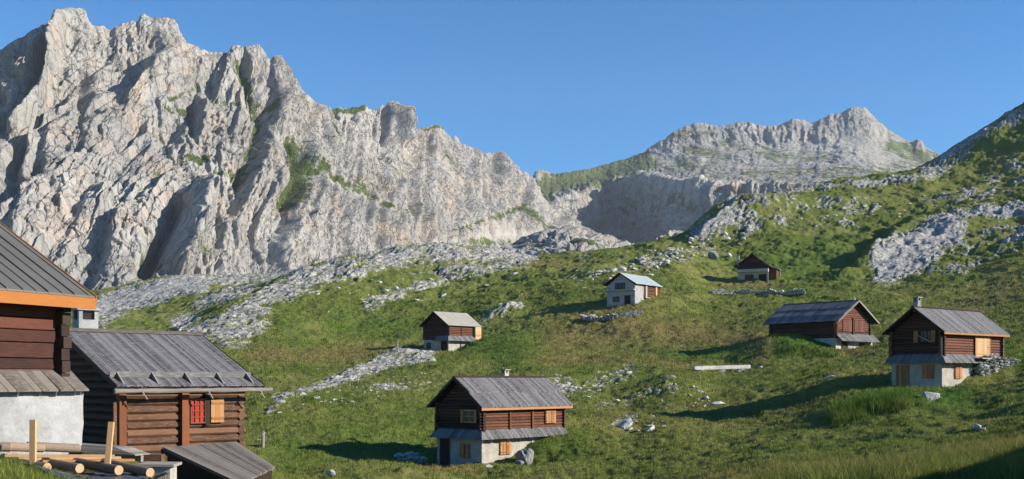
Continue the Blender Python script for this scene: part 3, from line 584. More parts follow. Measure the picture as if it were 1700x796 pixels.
#@@HUTS@@
# ------------------------------------------------------------------ huts
class Hut:
    """built in roof coordinates: a along the ridge, b across it, c up from the near roof corner"""
    def __init__(s,key,name,label,og,oe,zg,cat='hut',group=None):
        h=HUTS[key]; s.key=key; s.h=h; s.W=h['W']; s.L=h['L']; s.rise=h['rise']; s.og=og; s.oe=oe; s.zg=zg
        A,u,v=frame(h); base=A+u*og+v*oe+Vector((0,0,zg)); s.base=base
        mir=(key=='barn'); s.root=empty(name,base,-R(h['th']) if mir else R(h['th']))
        if mir: s.root.scale=(-1,1,1)
        tag(s.root,label,cat,group); s.off=(-og,-oe,-zg); s.sl=h['rise']/(h['W']/2)
    def put(s,mb,name,mat,parent=None,bevel=0,smooth=False,label=None):
        o=mb.build(name,mat,parent or s.root,smooth,bevel)
        if parent is None: o.location=s.off
        if label: o['label']=label
        return o
    def P(s,face,t,out,z):
        return (s.og-out,t,z) if face=='G' else (t,s.oe-out,z)
    def fbox(s,mb,face,t0,t1,o0,o1,z0,z1,tone=None):
        if face=='G': mb.box(s.og-o1,s.og-o0,t0,t1,z0,z1,tone)
        else: mb.box(t0,t1,s.oe-o1,s.oe-o0,z0,z1,tone)
    def roofz(s,b): return s.rise-abs(b-s.W/2)*s.sl
    def stone(s,a0,a1,b0,b1,z0,z1,mat,name='stone_wall',seed=1,label=None):
        """thick wall box with slightly uneven faces"""
        bm=MB(); nx,ny,nz=24,16,10; vs=[];fs=[];idx={}
        def vid(i,j,k):
            if (i,j,k) in idx: return idx[(i,j,k)]
            a=a0+(a1-a0)*i/nx; b=b0+(b1-b0)*j/ny; c=z0+(z1-z0)*k/nz
            n=float(perlin(np.array([a*1.3+b*1.1]),np.array([c*1.6+a*.2]),seed)[0])*.035
            if i==0:a-=n
            if i==nx:a+=n
            if j==0:b-=n
            if j==ny:b+=n
            idx[(i,j,k)]=len(vs); vs.append((a,b,c)); return idx[(i,j,k)]
        for i in range(nx):
            for k in range(nz):
                fs.append((vid(i,0,k),vid(i+1,0,k),vid(i+1,0,k+1),vid(i,0,k+1))); fs.append((vid(i+1,ny,k),vid(i,ny,k),vid(i,ny,k+1),vid(i+1,ny,k+1)))
        for j in range(ny):
            for k in range(nz):
                fs.append((vid(0,j+1,k),vid(0,j,k),vid(0,j,k+1),vid(0,j+1,k+1))); fs.append((vid(nx,j,k),vid(nx,j+1,k),vid(nx,j+1,k+1),vid(nx,j,k+1)))
        for i in range(nx):
            for j in range(ny): fs.append((vid(i,j,nz),vid(i+1,j,nz),vid(i+1,j+1,nz),vid(i,j+1,nz)))
        bm.add(vs,fs,.5); return s.put(bm,name,mat,label=label)
    def logs(s,z0,z1,ch,mat,a1=None,b1=None,e=.22,name='log_wall',core='dark_wood',faces='GFBE',gmat=None,stack=True,a0=None,drop=.28):
        """round-log walls; gable logs run on up under the roof"""
        A0=s.og if a0 is None else a0; A1=(s.L-s.og) if a1 is None else a1; B0=s.oe; B1=(s.W-s.oe) if b1 is None else b1
        r=ch*.53; m=MB(); g=MB(); Wm=s.W/2
        def core_poly():
            m2=MB(); zt=lambda b:s.roofz(b)-drop-.05
            pts=[(B0+.06,z0),(B1-.06,z0),(B1-.06,zt(B1-.06)),(Wm,zt(Wm)),(B0+.06,zt(B0+.06))]
            n=len(pts); vs=[(A0+.06,b,c) for b,c in pts]+[(A1-.06,b,c) for b,c in pts]
            fs=[tuple(range(n)),tuple(range(2*n-1,n-1,-1))]+[(i,(i+1)%n,n+(i+1)%n,n+i) for i in range(n)]
            m2.add(vs,fs,.3); return m2
        s.put(core_poly(),'wall_core',core)
        n=int((z1-z0)/ch+.5)
        for i in range(n):
            z=z0+(i+.5)*ch; t=random.random(); ex=lambda:(e+random.uniform(-.07,.05))
            if 'F' in faces: m.log((A0-ex(),B0+r*.3,z),(A1+ex(),B0+r*.3,z),r,t,8,segs=5,sq=.98)
            if 'B' in faces: m.log((A0-ex(),B1-r*.3,z),(A1+ex(),B1-r*.3,z),r,random.random(),8,segs=4)
        i=0; zz=z0
        while zz+ch*.5< s.rise-drop-r*.6:
            z=zz+ch*.5*(1 if i else 1); zz+=ch; i+=1
            hw=(s.rise-drop-z-r*.5)/s.sl; lo=max(B0-e*.9,Wm-hw); hi=min(B1+e*.9,Wm+hw)
            if hi-lo<.3: break
            z2=z+ch*.22
            if 'G' in faces: g.log((A0+r*.3,lo,z2-ch*.22),(A0+r*.3,hi,z2-ch*.22),r,random.random(),8,segs=4,sq=.98)
            if 'E' in faces: m.log((A1-r*.3,lo,z2-ch*.22),(A1-r*.3,hi,z2-ch*.22),r,random.random(),8,segs=3)
        s.put(m,name,mat,smooth=False); 
        if 'G' in faces: s.put(g,'gable_wall',gmat or mat)  # separate gable wood, so shade is partly in the colour
    def roof(s,mat,bw=.26,th=.045,rows=1,ridge='dark_wood',fascia=None,barge='dark_wood',front_mat=None,jit=.03,name='roof',seam=0,under=True):
        Wm=s.W/2; root=None; m=MB()
        for side in (0,1):
            for rw in range(rows):
                k0=rw/rows; k1=(rw+1)/rows    # 0 = eave, 1 = ridge
                a=0.0
                while a<s.L-1e-3:
                    w=min(bw*random.uniform(.75,1.25),s.L-a)
                    if s.L-a-w<bw*.4: w=s.L-a
                    j=random.uniform(-jit,jit*.6) if rw==0 else random.uniform(-.02,.02); lift=random.uniform(0,.012)+rw*.0+(.05 if rows>1 else 0)*(1 if rw>=0 else 0)
                    def pt(k,up,fold=0):
                        b=Wm*k if side==0 else s.W-Wm*k
                        return b,s.rise*k+up
                    ke=k0-(.06 if rw>0 else 0)+ (-j/Wm); kr=k1
                    tE=th+lift+(.075 if rows>1 and rw>0 else .0); tR=th+lift+(.0)
                    b0,c0=pt(ke,0); b1,c1=pt(kr,0); g=.006
                    lo=.0 if rw==0 else .03
                    m.hexa([(a+g,b0,c0+lo),(a+w-g,b0,c0+lo),(a+w-g,b1,c1-.01),(a+g,b1,c1-.01),(a+g,b0,c0+lo+tE),(a+w-g,b0,c0+lo+tE),(a+w-g,b1,c1+tR),(a+g,b1,c1+tR)])
                    if seam and side==0 or seam and side==1:
                        m.hexa([(a-.012,b0,c0+tE),(a+.012,b0,c0+tE),(a+.012,b1,c1+tR),(a-.012,b1,c1+tR),(a-.012,b0,c0+tE+seam),(a+.012,b0,c0+tE+seam),(a+.012,b1,c1+tR+seam),(a-.012,b1,c1+tR+seam)],.5)
                    a+=w
        r=s.put(m,name,mat)
        if under:
            u=MB()
            for side in (0,1):
                b0,b1=(0.05,Wm) if side==0 else (s.W-.05,Wm)
                u.hexa([(.04,b0,-.05),(s.L-.04,b0,-.05),(s.L-.04,b1,s.rise-.05),(.04,b1,s.rise-.05),(.04,b0,-.012),(s.L-.04,b0,-.012),(s.L-.04,b1,s.rise-.012),(.04,b1,s.rise-.012)],.2)
            o=u.build('roof_boarding',M['dark_wood'],r)
            u=MB()
            for b in (.45,Wm*.55,Wm,s.W-Wm*.55,s.W-.45):
                z=s.roofz(b)-.14; u.log((.06,b,z),(s.L-.06,b,z),.085,None,7)
            u.build('purlins',M['dark_wood'],r)
        if ridge:
            u=MB(); u.hexa([(-.02,Wm-.16,s.rise+.0),(s.L+.02,Wm-.16,s.rise+.0),(s.L+.02,Wm,s.rise+.1),(-.02,Wm,s.rise+.1),(-.02,Wm-.17,s.rise+.045),(s.L+.02,Wm-.17,s.rise+.045),(s.L+.02,Wm+.01,s.rise+.135),(-.02,Wm+.01,s.rise+.135)])
            u.hexa([(-.02,Wm+.17,s.rise-.02),(s.L+.02,Wm+.17,s.rise-.02),(s.L+.02,Wm,s.rise+.08),(-.02,Wm,s.rise+.08),(-.02,Wm+.18,s.rise+.025),(s.L+.02,Wm+.18,s.rise+.025),(s.L+.02,Wm+.012,s.rise+.125),(-.02,Wm+.012,s.rise+.125)])
            u.build('ridge_board',M[ridge] if ridge in M else ridge,r)
        if barge:
            for a in (-.035,s.L+.005):
                for sd_ in (0,1):
                    u=MB(); b0=-.02 if sd_==0 else s.W+.02
                    u.hexa([(a,b0,-.13),(a+.03,b0,-.13),(a+.03,Wm,s.rise-.13),(a,Wm,s.rise-.13),(a,b0,.055),(a+.03,b0,.055),(a+.03,Wm,s.rise+.055),(a,Wm,s.rise+.055)])
                    u.build('barge_board',M[barge],r)
        if fascia:
            u=MB(); u.box(.0,s.L,-.0+.005,.035,-.16,-.004); u.build('fascia',M[fascia],r)
        return r
    def skirt(s,mat,ztop,zedge,out,F=None,G=None,name='skirt_roof',bw=.24,hip=True,edge=None):
        """small plank roof between the storeys, on the gable (G) and long (F) sides"""
        m=MB(); th=.04
        def run(face,t0,t1):
            t=t0
            while t<t1-.02:
                w=min(bw*random.uniform(.7,1.3),t1-t); j=random.uniform(-.05,.04); l=random.uniform(0,.015)
                q=lambda tt,o,z:s.P(face,tt,o,z)
                ot=lambda tt: out+j
                # boards fan out past the corner
                def tt2(x):
                    return x
                m.hexa([q(t+.005,-.02,ztop-.03),q(t+w-.005,-.02,ztop-.03),q(tt2(t+w-.005),out+j,zedge-.03),q(tt2(t+.005),out+j,zedge-.03),
                        q(t+.005,-.02,ztop+th-.03+l),q(t+w-.005,-.02,ztop+th-.03+l),q(tt2(t+w-.005),out+j,zedge+th-.03+l),q(tt2(t+.005),out+j,zedge+th-.03+l)])
                t+=w
        if F: run('F',*F)
        if G: run('G',*G)
        if F and G and hip:   # hipped corner
            a,b=s.og,s.oe
            m.add([(a,b,ztop+.012),(a,b-out,zedge+.01),(a-out,b-out,zedge+.01),(a,b,ztop-.03),(a,b-out,zedge-.03),(a-out,b-out,zedge-.03)],[(0,1,2),(3,5,4),(1,4,5,2),(0,3,4,1),(0,2,5,3)],.8)
            m.add([(a,b,ztop+.010),(a-out,b-out,zedge+.012),(a-out,b,zedge+.01),(a,b,ztop-.03),(a-out,b-out,zedge-.03),(a-out,b,zedge-.03)],[(0,1,2),(3,5,4),(1,4,5,2),(0,3,4,1),(0,2,5,3)],.4)
        return s.put(m,name,mat)
    def window(s,face,t0,t1,z0,z1,frame_='shutter',pane='pane',bars=(1,1),name='window',out=.03,base=0,shut=None,label=None,fw=.05):
        f=MB(); B=base
        s.fbox(f,face,t0,t1,B+.0,B+out+.03,z0,z0+fw); s.fbox(f,face,t0,t1,B,B+out+.03,z1-fw,z1)
        s.fbox(f,face,t0,t0+fw,B,B+out+.03,z0+fw,z1-fw); s.fbox(f,face,t1-fw,t1,B,B+out+.03,z0+fw,z1-fw)
        for i in range(bars[0]): 
            t=t0+(t1-t0)*(i+1)/(bars[0]+1); s.fbox(f,face,t-.018,t+.018,B,B+out+.015,z0+fw,z1-fw)
        for i in range(bars[1]):
            z=z0+(z1-z0)*(i+1)/(bars[1]+1); s.fbox(f,face,t0+fw,t1-fw,B,B+out+.012,z-.015,z+.015)
        o=s.put(f,name,frame_,label=label)
        p=MB(); s.fbox(p,face,t0+fw,t1-fw,B-.02,B+.012,z0+fw,z1-fw,.5); p.build('pane',M[pane],o)
        if shut:
            for (u0,u1) in shut:
                q=MB(); n=3
                for i in range(n):
                    w=(u1-u0)/n; s.fbox(q,face,u0+i*w+.004,u0+(i+1)*w-.004,B+out+.03,B+out+.06,z0-.02,z1+.02)
                s.fbox(q,face,u0+.02,u1-.02,B+out+.06,B+out+.08,z0+.1,z0+.17); s.fbox(q,face,u0+.02,u1-.02,B+out+.06,B+out+.08,z1-.17,z1-.1)
                q.build('shutter',M['shutter' if shut is not None else mat],o)
        return o
    def door(s,face,t0,t1,z0,z1,mat='dark_wood',fr='dark_wood',base=0,name='door',n=5,label=None,split=False):
        q=MB(); w=(t1-t0)/n
        for i in range(n): s.fbox(q,face,t0+i*w+.004,t0+(i+1)*w-.004,base,base+.035,z0,z1)
        for z in (z0+(z1-z0)*.15,z1-(z1-z0)*.15): s.fbox(q,face,t0+.03,t1-.03,base+.035,base+.055,z-.05,z+.05)
        o=s.put(q,name,mat,label=label)
        f=MB(); s.fbox(f,face,t0-.07,t0-.002,base,base+.06,z0,z1+.07); s.fbox(f,face,t1+.002,t1+.07,base,base+.06,z0,z1+.07); s.fbox(f,face,t0,t1,base,base+.06,z1+.003,z1+.07)
        f.build('frame',M[fr],o)
        k=MB(); tt=t0+(t1-t0)*.85; s.fbox(k,face,tt-.03,tt+.03,base+.036,base+.10,z0+(z1-z0)*.5-.02,z0+(z1-z0)*.5+.02); k.build('handle',M['iron'],o)
        return o
    def chimney(s,roof,a,b,z0,z1,w=.5,d=.5,mat='block',cap='bare',head=.28):
        """masonry stack with a slatted head under a flat slab"""
        m=MB(); zt=z1-head; m.box(a-w/2,a+w/2,b-d/2,b+d/2,z0,zt,.5)
        for i,j in ((-1,-1),(1,-1),(1,1),(-1,1)):
            x=a+i*(w/2-.07); y=b+j*(d/2-.07); m.box(x-.07,x+.07,y-.07,y+.07,zt,z1-.08,.5)
        o=m.build('chimney',M[mat],roof)
        c=MB(); c.box(a-w/2-.08,a+w/2+.08,b-d/2-.08,b+d/2+.08,z1-.08,z1,.6); c.build('cap',M[cap],o)
        c=MB(); c.box(a-w/2+.1,a+w/2-.1,b-d/2+.1,b+d/2-.1,zt-.02,z1-.1,.0); c.build('flue',M['pane'],o)
        return o

# --- hut in the middle foreground
h=Hut('front','log_hut','log hut with plastered ground floor, nearest the viewer in the middle of the meadow',.5,.5,-4.0,group='alpine huts')
h.stone(.5,8.6,.5,4.85,-5.4,-1.72,'cream_plaster')
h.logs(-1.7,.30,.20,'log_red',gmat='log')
r=h.roof('roof',fascia='shutter',rows=2,bw=.24)
h.chimney(r,5.6,3.3,1.3,2.62,.42,.42)
h.skirt('roof',-1.42,-2.04,.62,F=(.5,8.7),G=(.5,4.95))
for a in (3.1,5.35):
    m=MB(); h.fbox(m,'F',a-.07,a+.07,.06,.16,-1.5,.0); h.put(m,'post','post')
m=MB(); h.fbox(m,'F',.52,.72,.08,.2,-1.5,.0); h.put(m,'corner_post','dark_wood')
h.window('G',1.0,2.1,-.98,-.15,'pale_wood',bars=(1,1),base=.1,shut=[(.82,1.02),(2.06,2.34)])
h.window('F',6.65,7.75,-1.15,-.30,'shutter',base=.1,shut=[(6.7,7.2),(7.22,7.7)])
h.window('G',1.6,2.5,-3.35,-2.45,'shutter',base=.02,shut=[(1.62,2.02),(2.06,2.48)])
h.window('F',2.15,3.25,-3.15,-2.35,'shutter',base=.02,shut=[(2.2,2.68),(2.72,3.2)])
h.door('G',3.65,4.45,-4.0,-2.2,'dark_wood',base=.02)
# --- right-hand hut
h=Hut('right','log_hut','log hut with a wide pale double door above its rubble wall, at the right',.5,.5,-4.45,group='alpine huts')
h.stone(.5,4.9,.5,4.8,-5.8,-2.05,'cream_plaster')
h.stone(4.9,9.1,.9,4.8,-4.6,-1.86,'rock','stone_base',4)
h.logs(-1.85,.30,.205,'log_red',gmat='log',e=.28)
r=h.roof('roof',fascia='shutter',rows=1,bw=.26)
h.chimney(r,.75,2.75,1.7,2.82,.5,.42,'rock_dark')
h.skirt('roof',-1.62,-2.30,.7,F=(.5,5.5),G=(.5,5.0))
h.window('G',1.35,2.3,-.72,.16,'dark_wood',bars=(2,1),base=.1,shut=[(.95,1.32),(2.42,2.8)])
h.window('G',1.15,2.15,-3.5,-2.5,'shutter',base=.02,shut=[(1.2,1.65),(1.68,2.1)])
h.window('F',2.2,3.25,-3.5,-2.55,'shutter',base=.02,shut=[(2.24,2.7),(2.74,3.2)])
h.door('G',3.35,4.35,-4.4,-2.5,'shutter',fr='bare',base=.02,label='weathered brown plank door in the shaded gable')
h.door('F',5.05,7.2,-1.8,-.28,'pale_wood','shutter',base=.12,n=8,label='wide pale new double door')
m=MB(); m.box(4.6,9.0,-.5,.75,-1.99,-1.9,.9); h.put(m,'threshold_slab','bare')
m=MB(); m.bar((.3,.42,-2.2),(.22,.38,-.4),.09,.09,.9); h.put(m,'white_post','bare')
m=MB(); m.bar((.25,2.35,-.2),(.05,1.1,-.75),.05,.05,.9); h.put(m,'prop_pole','bare')
# --- long barn
h=Hut('barn','log_barn','long barn with tiered grey roof and red-brown gable behind a green mound',.75,.5,-3.76,'barn','alpine huts')
h.stone(.7,9.9,.5,8.3,-5.6,-1.95,'block')
h.logs(-1.9,.30,.24,'log',core='dark_wood',b1=7.7,gmat='log_red')  # long side darker than the sunlit gable: shade put into the log colour
r=h.roof('roof',rows=3,bw=.5,barge='bare',fascia=None,jit=.06)
m=MB(); m.hexa([(.1,2.9,1.74),(10.6,2.9,1.74),(10.6,4.33,2.58),(.1,4.33,2.58),(.1,2.9,1.79),(10.6,2.9,1.79),(10.6,4.33,2.64),(.1,4.33,2.64)],.3); m.build('slate_sheet',M['slate'],r)
m=MB(); m.box(.55,.75,4.2,4.4,2.6,2.95,.8); m.build('white_ridge_stone',M['white_plaster'],r)
h.skirt('roof',-1.35,-2.30,1.0,G=(.4,8.6),bw=.3)
h.window('G',5.35,6.6,-3.4,-2.45,'post',base=.06,bars=(1,0))
h.door('G',1.75,2.75,-3.9,-2.35,'dark_wood',base=.06)
m=MB(); h.fbox(m,'G',2.95,3.5,.05,.12,-3.9,-2.4); h.put(m,'open_door','bare')
for (t0,t1) in ((1.9,3.7),(4.3,6.6)):
    m=MB(); n=6
    for i in range(n): h.fbox(m,'G',t0+(t1-t0)*i/n+.01,t0+(t1-t0)*(i+1)/n-.01,.1,.15,-1.15,.25)
    h.put(m,'hay_door','log_red')
m=MB(); h.fbox(m,'G',3.85,4.1,.1,.22,-1.5,.5); h.put(m,'post','dark_wood')
# --- white hut
h=Hut('white','plastered_hut','white plastered hut with pale blue metal roof above a curved stone wall',.45,.45,-3.6,group='alpine huts')
h.stone(.45,3.3,.45,5.8,-5.2,-.12,'white_plaster')
m=MB(); Wm=h.W/2
m.add([(.46,.46,-.14),(.46,5.79,-.14),(.46,Wm,1.72),(3.2,.46,-.14),(3.2,5.79,-.14),(3.2,Wm,1.72)],[(0,2,1),(3,4,5),(0,3,5,2),(1,2,5,4)],.5); h.put(m,'plastered_gable','white_plaster')
h.stone(3.32,8.7,.6,5.7,-5.0,-2.0,'white_plaster','rear_base',5)
h.logs(-1.98,.05,.25,'log_red',a0=3.35,faces='FBE',e=.12)
for a in (3.6,6.9):
    m=MB(); h.fbox(m,'F',a,a+.5,.12,.2,-2.0,-.1); h.put(m,'pale_panel','pale_wood' if a>5 else 'white_plaster')
m=MB(); h.fbox(m,'F',3.3,8.7,.1,.35,-2.12,-1.98,.9); h.put(m,'ledge','bare')
h.roof('blue_metal',bw=.7,th=.03,ridge=None,barge='dark_wood',jit=.12)
m=MB(); m.box(-.2,.47,.3,5.85,-1.02,-.84,.9); h.put(m,'balcony_slab','white_plaster')
h.window('G',2.35,4.15,-.72,.32,'dark_wood',base=.03,bars=(2,0))
h.window('G',3.4,4.6,-2.8,-1.9,'dark_wood',base=.03,bars=(1,0))
h.door('G',1.35,2.3,-3.6,-1.85,'dark_wood',base=.03)
# --- small hut left of centre
h=Hut('small','log_hut','small hut with plain beige sheet roof and orange-red log side, beside a grey outcrop',.5,.45,-3.82,group='alpine huts')
h.stone(.5,5.6,.45,5.75,-5.6,-2.0,'cream_plaster')
h.logs(-1.95,.2,.25,'log_red',a1=6.2,gmat='log',e=.1)
h.roof('beige_metal',bw=.8,th=.04,ridge=None,barge='dark_wood',jit=.0)
h.skirt('roof',-1.4,-2.2,.85,F=(.45,5.9),G=(.45,3.0),bw=.3)
m=MB()
for i in range(8): m.box(5.55,6.75,.02,.44,-2.3+i*.28,-2.03+i*.28)
h.put(m,'boarded_bay','pale_wood')
for a in (.5,3.0,5.4):
    m=MB(); h.fbox(m,'F',a-.07,a+.07,.06,.17,-1.5,.0); h.put(m,'post','dark_wood')
h.window('G',4.2,5.1,-3.3,-2.4,'dark_wood',base=.03,bars=(1,0))
h.door('G',.75,1.9,-3.8,-2.3,'dark_wood',base=.03)
h.door('F',2.9,3.7,-3.9,-2.3,'bare',base=.03)
# --- far dark hut
h=Hut('dark','log_hut','far hut with dark gable and pale balcony band, highest on the slope',.4,.55,-3.65,group='alpine huts')
h.stone(.5,6.8,.55,6.8,-5.2,-1.25,'block')
h.logs(-1.2,.3,.28,'log',e=.1,gmat='dark_wood')
r=h.roof('roof_brown',bw=.5,barge='dark_wood')
h.chimney(r,.7,6.75,-.3,2.6,.5,.5,'block')
m=MB(); m.box(-.5,.42,.2,6.9,-1.25,-.62,.8); h.put(m,'balcony_parapet','block')
h.window('G',3.4,5.2,-3.0,-1.75,'dark_wood',base=.03,bars=(2,0))
h.door('G',.75,2.2,-3.65,-1.8,'dark_wood',base=.03)
m=MB(); m.box(-.45,-.25,.2,.45,-3.9,-1.25,.8); h.put(m,'porch_post','white_plaster')
m=MB(); m.box(2.2,5.8,-1.1,.5,-2.9,-.55,.3); h.put(m,'side_porch','log_red')
m=MB(); m.box(5.8,6.1,-1.35,.5,-3.2,-.2,.3); h.put(m,'porch_end_wall','white_plaster')
m=MB(); m.hexa([(2.0,-1.5,-.62),(6.3,-1.5,-.62),(6.3,.7,.05),(2.0,.7,.05),(2.0,-1.5,-.55),(6.3,-1.5,-.55),(6.3,.7,.12),(2.0,.7,.12)]); h.put(m,'porch_roof','roof_brown')
# --- left foreground hut
h=Hut('left','log_hut','log hut with red-curtained window and snow guard on its roof, left foreground',.4,.55,-2.5,group='alpine huts')
h.logs(-2.75,.10,.262,'log_grey',gmat='log',e=.10,a1=4.78,core='dark_wood')
r=h.roof('roof',bw=.115,rows=1,ridge='roof_brown',th=.03,jit=.02,barge='dark_wood')
m=MB(); m.box(.02,5.2,.62,.66,.30,.50,.6); sg=m.build('snow_guard',M['roof'],r)
for a in (.25,1.45,2.65,3.85,5.0):
    m=MB(); m.hexa([(a,.12,.085),(a+.05,.12,.085),(a+.05,.62,.27),(a,.62,.27),(a,.12,.10),(a+.05,.12,.10),(a+.05,.62,.48),(a,.62,.48)],.5); m.build('bracket',M['bare'],sg)
m=MB(); m.log((-.15,-.12,-.15),(5.62,-.12,-.13),.08,.3,10,segs=12,wob=.10); gt=m.build('gutter',M['bare'],r)
for a in (.75,3.1,5.1):
    m=MB(); m.bar((a,-.12,-.08),(a,-.26,-.30),.03,.03,.6); m.bar((a-.02,-.26,-.16),(a+.16,-.22,-.42),.03,.03,.6); m.bar((a,-.2,-.02),(a-.08,-.3,.03),.03,.03,.7); m.build('gutter_hook',M['bare'],gt)
h.chimney(r,1.3,5.75,.9,2.85,.72,.6,'white_plaster','white_plaster',.42)
for a,w in ((.22,.24),(2.42,.26)):
    m=MB(); h.fbox(m,'F',a,a+w,.06,.22,-2.7,-.12); h.put(m,'door_post','post')
m=MB(); h.fbox(m,'F',.06,.16,.06,.14,-2.6,-.5,.5); h.put(m,'post','log_grey')
w=h.window('F',2.74,3.32,-1.28,-.42,'post','red',bars=(2,3),base=.13,fw=.045)
m=MB(); h.fbox(m,'F',3.30,3.46,.06,.2,-1.35,-.2); m.build('jamb',M['dark_wood'],w)
q=MB()
for i in range(3): h.fbox(q,'F',3.5+i*.165,3.66+i*.165,.16,.20,-1.26,-.44)
h.fbox(q,'F',3.5,3.99,.2,.225,-1.15,-1.07); h.fbox(q,'F',3.5,3.99,.2,.225,-.62,-.54); q.build('shutter',M['shutter'],w)

# --- near barn on the left edge
HUTS['near']=dict(A=(-10.85-.438*9,29-.899*9,2.13),W=9.0,L=9.0,th=64,rise=2.7)
h=Hut('near','barn','barn with seamed metal roof, orange eave board and white plaster wall, left edge',.4,.7,-3.95,'barn','alpine huts')
h.stone(.2,8.83,.25,8.5,-5.2,-2.42,'white_plaster')
h.logs(-2.15,.12,.33,'log',e=-.28,gmat='log',faces='GBE')
m=MB(); z=-2.15
while z<-.1:
    hh_=random.uniform(.24,.40); m.bar((.4,.74+random.uniform(-.02,.02),z+hh_/2),(8.32,.74+random.uniform(-.02,.02),z+hh_/2),.22,hh_-.02); z+=hh_
h.put(m,'squared_log_wall','log_near',bevel=.02)
m=MB()
for i in range(8):
    z=-2.1+i*.31; x_=8.42+random.uniform(-.02,.02); m.bar((x_,.42+random.uniform(-.06,.03),z),(x_,1.3,z),.26,.29)
h.put(m,'corner_log_ends','dark_wood')
r=h.roof('metal',bw=.40,th=.035,ridge=None,barge='fascia',jit=0,seam=.035)
m=MB(); m.box(0,9.0,-.02,.03,-.30,-.01,.5); m.build('fascia',M['fascia'],r)
m=MB(); th=.04
def nb(p0,p1,q0,q1,tone=None):
    m.hexa([p0,p1,q1,q0]+[(x,y,z+th) for x,y,z in (p0,p1,q1,q0)],tone)
a=.2
while a<8.75:
    w=min(.27*random.uniform(.7,1.2),8.8-a); j=random.uniform(-.03,.03); nb((a+.005,.78,-1.83),(a+w-.005,.78,-1.83),(a+.005,-.02+j,-2.42),(a+w-.005,-.02+j,-2.42)); a+=w
for i in range(4):
    t0=i/4;t1=(i+1)/4; P0=Vector((8.72,.78,-1.83)); E0=Vector((8.82,-.02,-2.42)); E1=Vector((9.35,.75,-2.40))
    a0=E0.lerp(E1,t0); a1=E0.lerp(E1,t1); Q=P0.lerp(Vector((8.72,1.6,-1.83)),t0*.5); Q1=P0.lerp(Vector((8.72,1.6,-1.83)),t1*.5)
    nb(tuple(Q),tuple(Q1),tuple(a0),tuple(a1))
h.put(m,'skirt_roof','roof_brown')
m=MB(); h.fbox(m,'F',.3,8.5,-.1,.40,-2.56,-2.46,.2); h.put(m,'wall_plate','dark_wood')

# --- lean-to with plank roof below the left hut
P1,P2,P3,P4=pix(270,746,34),pix(392,736,38.4),pix(457,778,35.2),pix(398,806,31.2)
c0=(P1+P2+P3+P4)/4; gz=float(Hfull(np.array([c0.x]),np.array([c0.y]))[0]); ls=empty('lean_to_shed',(c0.x,c0.y,gz))
tag(ls,'low shed roofed with grey planks beside the red-curtained log hut','shed')
m=MB(); n=15
for i in range(n):
    t0=i/n+.002;t1=(i+1)/n-.002; j=random.uniform(-.02,.04); z=random.uniform(0,.015)
    A_,B_=P1.lerp(P2,t0),P1.lerp(P2,t1); C_,D2_=P4.lerp(P3,t1),P4.lerp(P3,t0); C_=C_+(C_-B_)*j*.2; D2_=D2_+(D2_-A_)*j*.2
    o_=Vector((c0.x,c0.y,gz)); up=Vector((0,0,.05+z))
    m.hexa([A_-o_,B_-o_,C_-o_,D2_-o_,A_-o_+up,B_-o_+up,C_-o_+up,D2_-o_+up])
_mt=m.build('plank_roof',M['roof_brown'],ls)
m=MB(); o_=Vector((c0.x,c0.y,gz))
for p,q in ((P1,P4),(P4,P3),(P3,P2)):
    pi=p.lerp(c0,.07)-o_; qi=q.lerp(c0,.07)-o_; m.hexa([Vector((pi.x,pi.y,-1.2)),Vector((qi.x,qi.y,-1.2)),Vector((qi.x*.93,qi.y*.93,-1.2)),Vector((pi.x*.93,pi.y*.93,-1.2)),pi-Vector((0,0,.06)),qi-Vector((0,0,.06)),Vector((qi.x*.93,qi.y*.93,qi.z-.06)),Vector((pi.x*.93,pi.y*.93,pi.z-.06))],.3)
m.build('side_wall',M['dark_wood'],ls)
m=MB()
for p,q in ((P1,P4),): m.bar(P1-o_-Vector((0,0,.05)),P4-o_-Vector((0,0,.05)),.12,.14,.4)
m.build('edge_beam',M['dark_wood'],ls)

# ------------------------------------------------------------------ timber yard in front of the barn
def gz_(x,y): return float(Hfull(np.array([x]),np.array([y]))[0])
def yard_log(s_,e_,r,label):
    o=empty('peeled_log',e_); tag(o,label,'log','peeled logs in the yard')
    m=MB(); d=(s_-e_); m.log(d,Vector((0,0,0)),r,None,14,wob=.012,segs=6); m.build('trunk',M['peeled'],o)
    n=-d.normalized(); m=MB(); m.log(n*.001,n*.012,r*.97,.7,14,wob=0,segs=1); m.build('cut_end',M['endgrain'],o)
yl=[((17,766,25.9),(78,776.5,25),.108,'leftmost log of the front row in the timber yard'),
 ((72,767,26.0),(132,778,25),.108,'second log from the left in the front row of the timber yard'),
 ((125,767.5,26.2),(197,781,25),.112,'third log from the left in the front row of the timber yard'),
 ((172,768,26.4),(249,785,25),.108,'rightmost log of the front row, ending before the stone bench'),
 ((-60,741,25.0),(16,743,25.6),.105,'leftmost log of the back row against the white plaster wall'),
 ((-10,741,25.7),(71,744,26.5),.108,'middle log of the back row against the white plaster wall'),
 ((45,741,26.6),(130,745,27.5),.11,'rightmost log of the back row against the white plaster wall')]
for s_,e_,r_,l_ in yl: yard_log(pix(*s_),pix(*e_),r_,l_)
def tagmesh(mb,name,mat,label,cat,group=None,bevel=0): return tag(mb.build(name,mat,None,False,bevel),label,cat,group)
m=MB(); m.bar(pix(54.5,771,25.2),pix(55,697,25.2),.13,.09,.6,up=(0,1,0)); tagmesh(m,'upright_plank','pale_wood','straight pale plank standing upright before the white plaster wall','plank','upright planks')
m=MB(); m.bar(pix(178.5,772,25.4),pix(185,701,25.6),.12,.08,.6,up=(0,1,0)); tagmesh(m,'upright_plank','pale_wood','slightly leaning pale plank standing upright before the dark gap','plank','upright planks')
